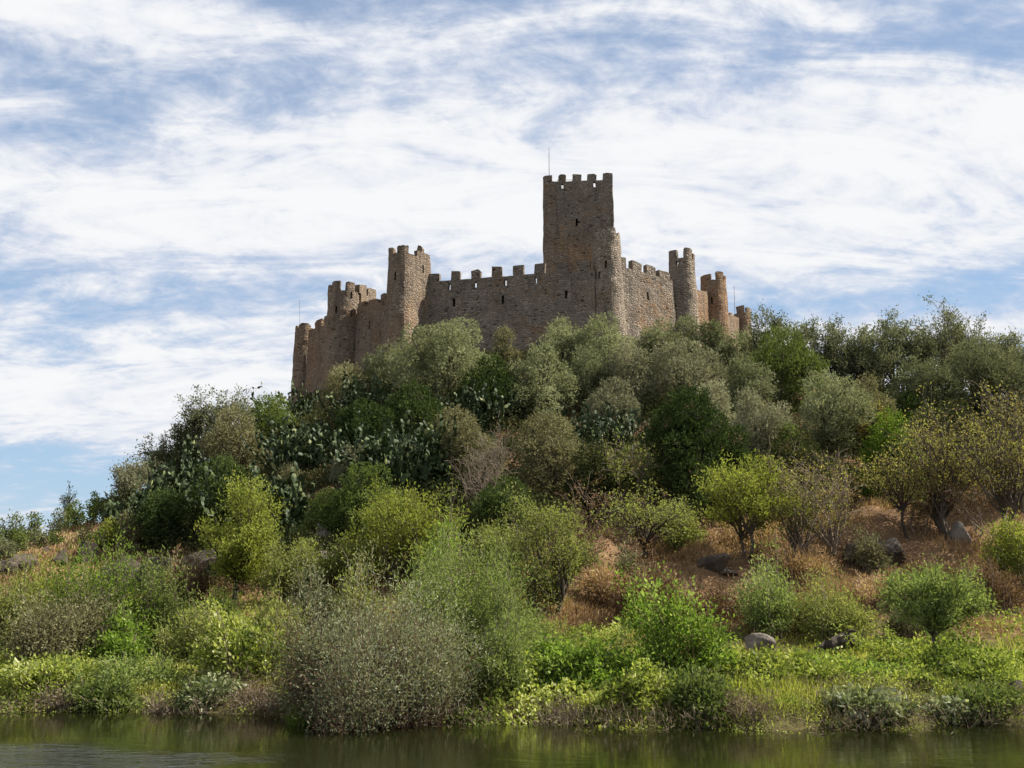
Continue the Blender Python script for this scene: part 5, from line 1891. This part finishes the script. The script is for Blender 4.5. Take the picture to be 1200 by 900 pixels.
shrub('bramble', 'bramble', 'leafy weeds at the far left of the low grassy bank', 48, 768, 818, 116, 'bank_leaf', Y=35.0, stems=120, per=55, leaf=(4.2, 2.2), start=0.2, droop=0.4, uneven=0.35)
shrub('bramble', 'bramble', 'low green weeds in the middle of the left grassy bank', 150, 766, 818, 104, 'willow', Y=35.0, stems=120, per=60, leaf=(4.2, 1.6), start=0.2, droop=0.3, uneven=0.35)
shrub('bramble', 'bramble', 'pale-leaved weeds on the left waterline between two dead bushes', 244, 792, 838, 70, 'pale_leaf', Y=33.0, stems=80, per=50, leaf=(4.4, 2.2), start=0.2, droop=0.5, uneven=0.35)
shrub('bramble', 'bramble', 'dark leafy weeds on the left waterline beside the dead brown tangle', 122, 796, 838, 74, 'green_mid', Y=33.2, stems=80, per=50, leaf=(4.4, 2.0), start=0.2, droop=0.5, uneven=0.35)
shrub('bramble', 'bramble', 'deep green bramble at the water under the bright broad-leaved shrub', 815, 784, 850, 110, 'green_mid', Y=30.3, stems=120, per=60, leaf=(4.6, 2.4), start=0.2, droop=0.5, uneven=0.3)
shrub('bramble', 'bramble', 'green weeds between the large pale clump and the fallen log', 1000, 770, 822, 90, 'broadleaf', Y=33.5, stems=90, per=50, leaf=(4.2, 2.2), start=0.2, droop=0.4, uneven=0.35)
shrub('bramble', 'bramble', 'dark weeds on the waterline by the dark rock near the right edge', 1165, 800, 846, 84, 'green_mid', Y=30.6, stems=90, per=55, leaf=(4.4, 2.2), start=0.2, droop=0.4, uneven=0.3)
shrub('pale_weeds', 'weeds', 'clump of pale broad leaves hanging over the water at right', 1010, 816, 850, 96, 'pale_leaf', Y=30.0, stems=120, per=60, leaf=(6.0, 3.2), start=0.25, droop=0.6)
shrub('pale_weeds', 'weeds', 'smaller clump of pale leaves right of the large pale clump', 1112, 818, 850, 70, 'pale_leaf', Y=30.2, stems=90, per=55, leaf=(5.0, 2.6), start=0.25, droop=0.6)
shrub('dead_bush', 'bush', 'grey-brown dead bush at the water between willow and bramble', 655, 819, 846, 75, 'dead_stalk', Y=30.0, stems=60, per=45, tb=(0.0, 0.7), leaf=(4.0, 0.9))
shrub('dead_bush', 'bush', 'grey-brown dead bush at the water left of the large pale clump', 885, 819, 852, 89, 'dead_stalk', Y=29.6, stems=60, per=45, tb=(0.0, 0.7), leaf=(4.0, 0.9))
shrub('dead_bush', 'bush', 'straggly dead bush on the left waterline, nearest the grey-brown rounded bush', 292, 803, 836, 85, 'dead_stalk', Y=32.6, stems=60, per=45, tb=(0.0, 0.7), leaf=(4.0, 0.9))
shrub('dead_bush', 'bush', 'small dead bush on the waterline in the middle of the left bank', 196, 813, 838, 57, 'dead_stalk', Y=32.6, stems=60, per=45, tb=(0.0, 0.7), leaf=(4.0, 0.9))
shrub('dead_bush', 'bush', 'dead brown tangle on the waterline under the left thicket', 62, 803, 832, 92, 'dead_stalk', Y=33.2, stems=60, per=45, tb=(0.0, 0.7), leaf=(4.0, 0.9))
shrub('reed_clump', 'reeds', 'small bright green reed tuft at the water left of the grey-brown bush', 353, 826, 856, 34, 'green_vivid', Y=29.9, stems=70, per=30, leaf=(6.0, 1.2), start=0.1, droop=-0.3)

# ------------------------------------------------------------------ rocks
for (u, vt, vb, w, mt, Y, lb) in [
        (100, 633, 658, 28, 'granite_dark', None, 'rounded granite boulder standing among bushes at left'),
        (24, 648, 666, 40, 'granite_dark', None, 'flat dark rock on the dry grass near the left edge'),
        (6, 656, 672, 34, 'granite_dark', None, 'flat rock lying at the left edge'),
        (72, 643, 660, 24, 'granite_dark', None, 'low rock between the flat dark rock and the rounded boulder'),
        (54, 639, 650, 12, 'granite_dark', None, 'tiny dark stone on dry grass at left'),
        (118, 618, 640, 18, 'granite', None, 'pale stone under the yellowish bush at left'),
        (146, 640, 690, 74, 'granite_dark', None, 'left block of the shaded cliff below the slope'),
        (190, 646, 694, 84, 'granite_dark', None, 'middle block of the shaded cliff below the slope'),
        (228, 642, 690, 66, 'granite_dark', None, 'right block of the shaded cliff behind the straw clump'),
        (240, 702, 716, 20, 'granite_dark', None, 'small dark stone left of the tall yellow-green tree trunk'),
        (377, 612, 648, 26, 'granite', None, 'upright grey granite block in the shade left of centre'),
        (384, 640, 662, 34, 'granite', None, 'lower grey granite block leaning under the upright one'),
        (330, 625, 650, 20, 'granite', None, 'grey stone half hidden behind the pale bush'),
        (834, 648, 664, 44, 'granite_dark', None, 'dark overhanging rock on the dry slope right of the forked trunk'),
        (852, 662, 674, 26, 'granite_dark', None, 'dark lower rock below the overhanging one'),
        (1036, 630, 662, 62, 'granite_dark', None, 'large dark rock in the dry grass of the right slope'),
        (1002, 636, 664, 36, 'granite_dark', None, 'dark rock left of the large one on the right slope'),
        (1129, 610, 640, 28, 'granite', None, 'round grey stone between the trunks of the half-dry trees'),
        (887, 738, 770, 40, 'granite', 42.0, 'pale flat slab of rock on the bank in the sun'),
        (1190, 806, 832, 36, 'granite_dark', 31.5, 'dark rock at the waterline near the right edge')]:
    boulder(lb, u, vt, vb, w, mt, Y)


def fallen_log():
    x, y = float(at(980, 752, 41.0)[0]), 41.0
    z = float(gz(x, y))
    rng = np.random.default_rng(77)
    top = at(980, 740, y)[2] - z
    L = 50 * y / F
    P = np.stack([np.linspace(-L / 2, L / 2, 9), rng.normal(size=9) * 0.06, top * 0.22 + np.array([0, 0.05, 0.12, 0.16, 0.2, 0.22, 0.25, 0.22, 0.1])], -1)
    r = np.array([0.05, 0.13, 0.2, 0.24, 0.25, 0.28, 0.30, 0.26, 0.16])
    polys = [(P, r), limb(rng, P[5], P[5] + np.array([0.5, -0.2, 0.35]), 0.08, 0.03)]
    V, Fc = tubes(polys, 9)
    V = V + 0.06 * np.stack([SN(78, 5)(V), SN(79, 5)(V), SN(80, 5)(V)], -1)
    o = mesh_obj('fallen_log', V, Fc, M['bark_dark'], None, smooth=False, loc=(x, y, z))
    tag(o, 'dark fallen log lying in yellow-green weeds on the right bank', 'log')


fallen_log()
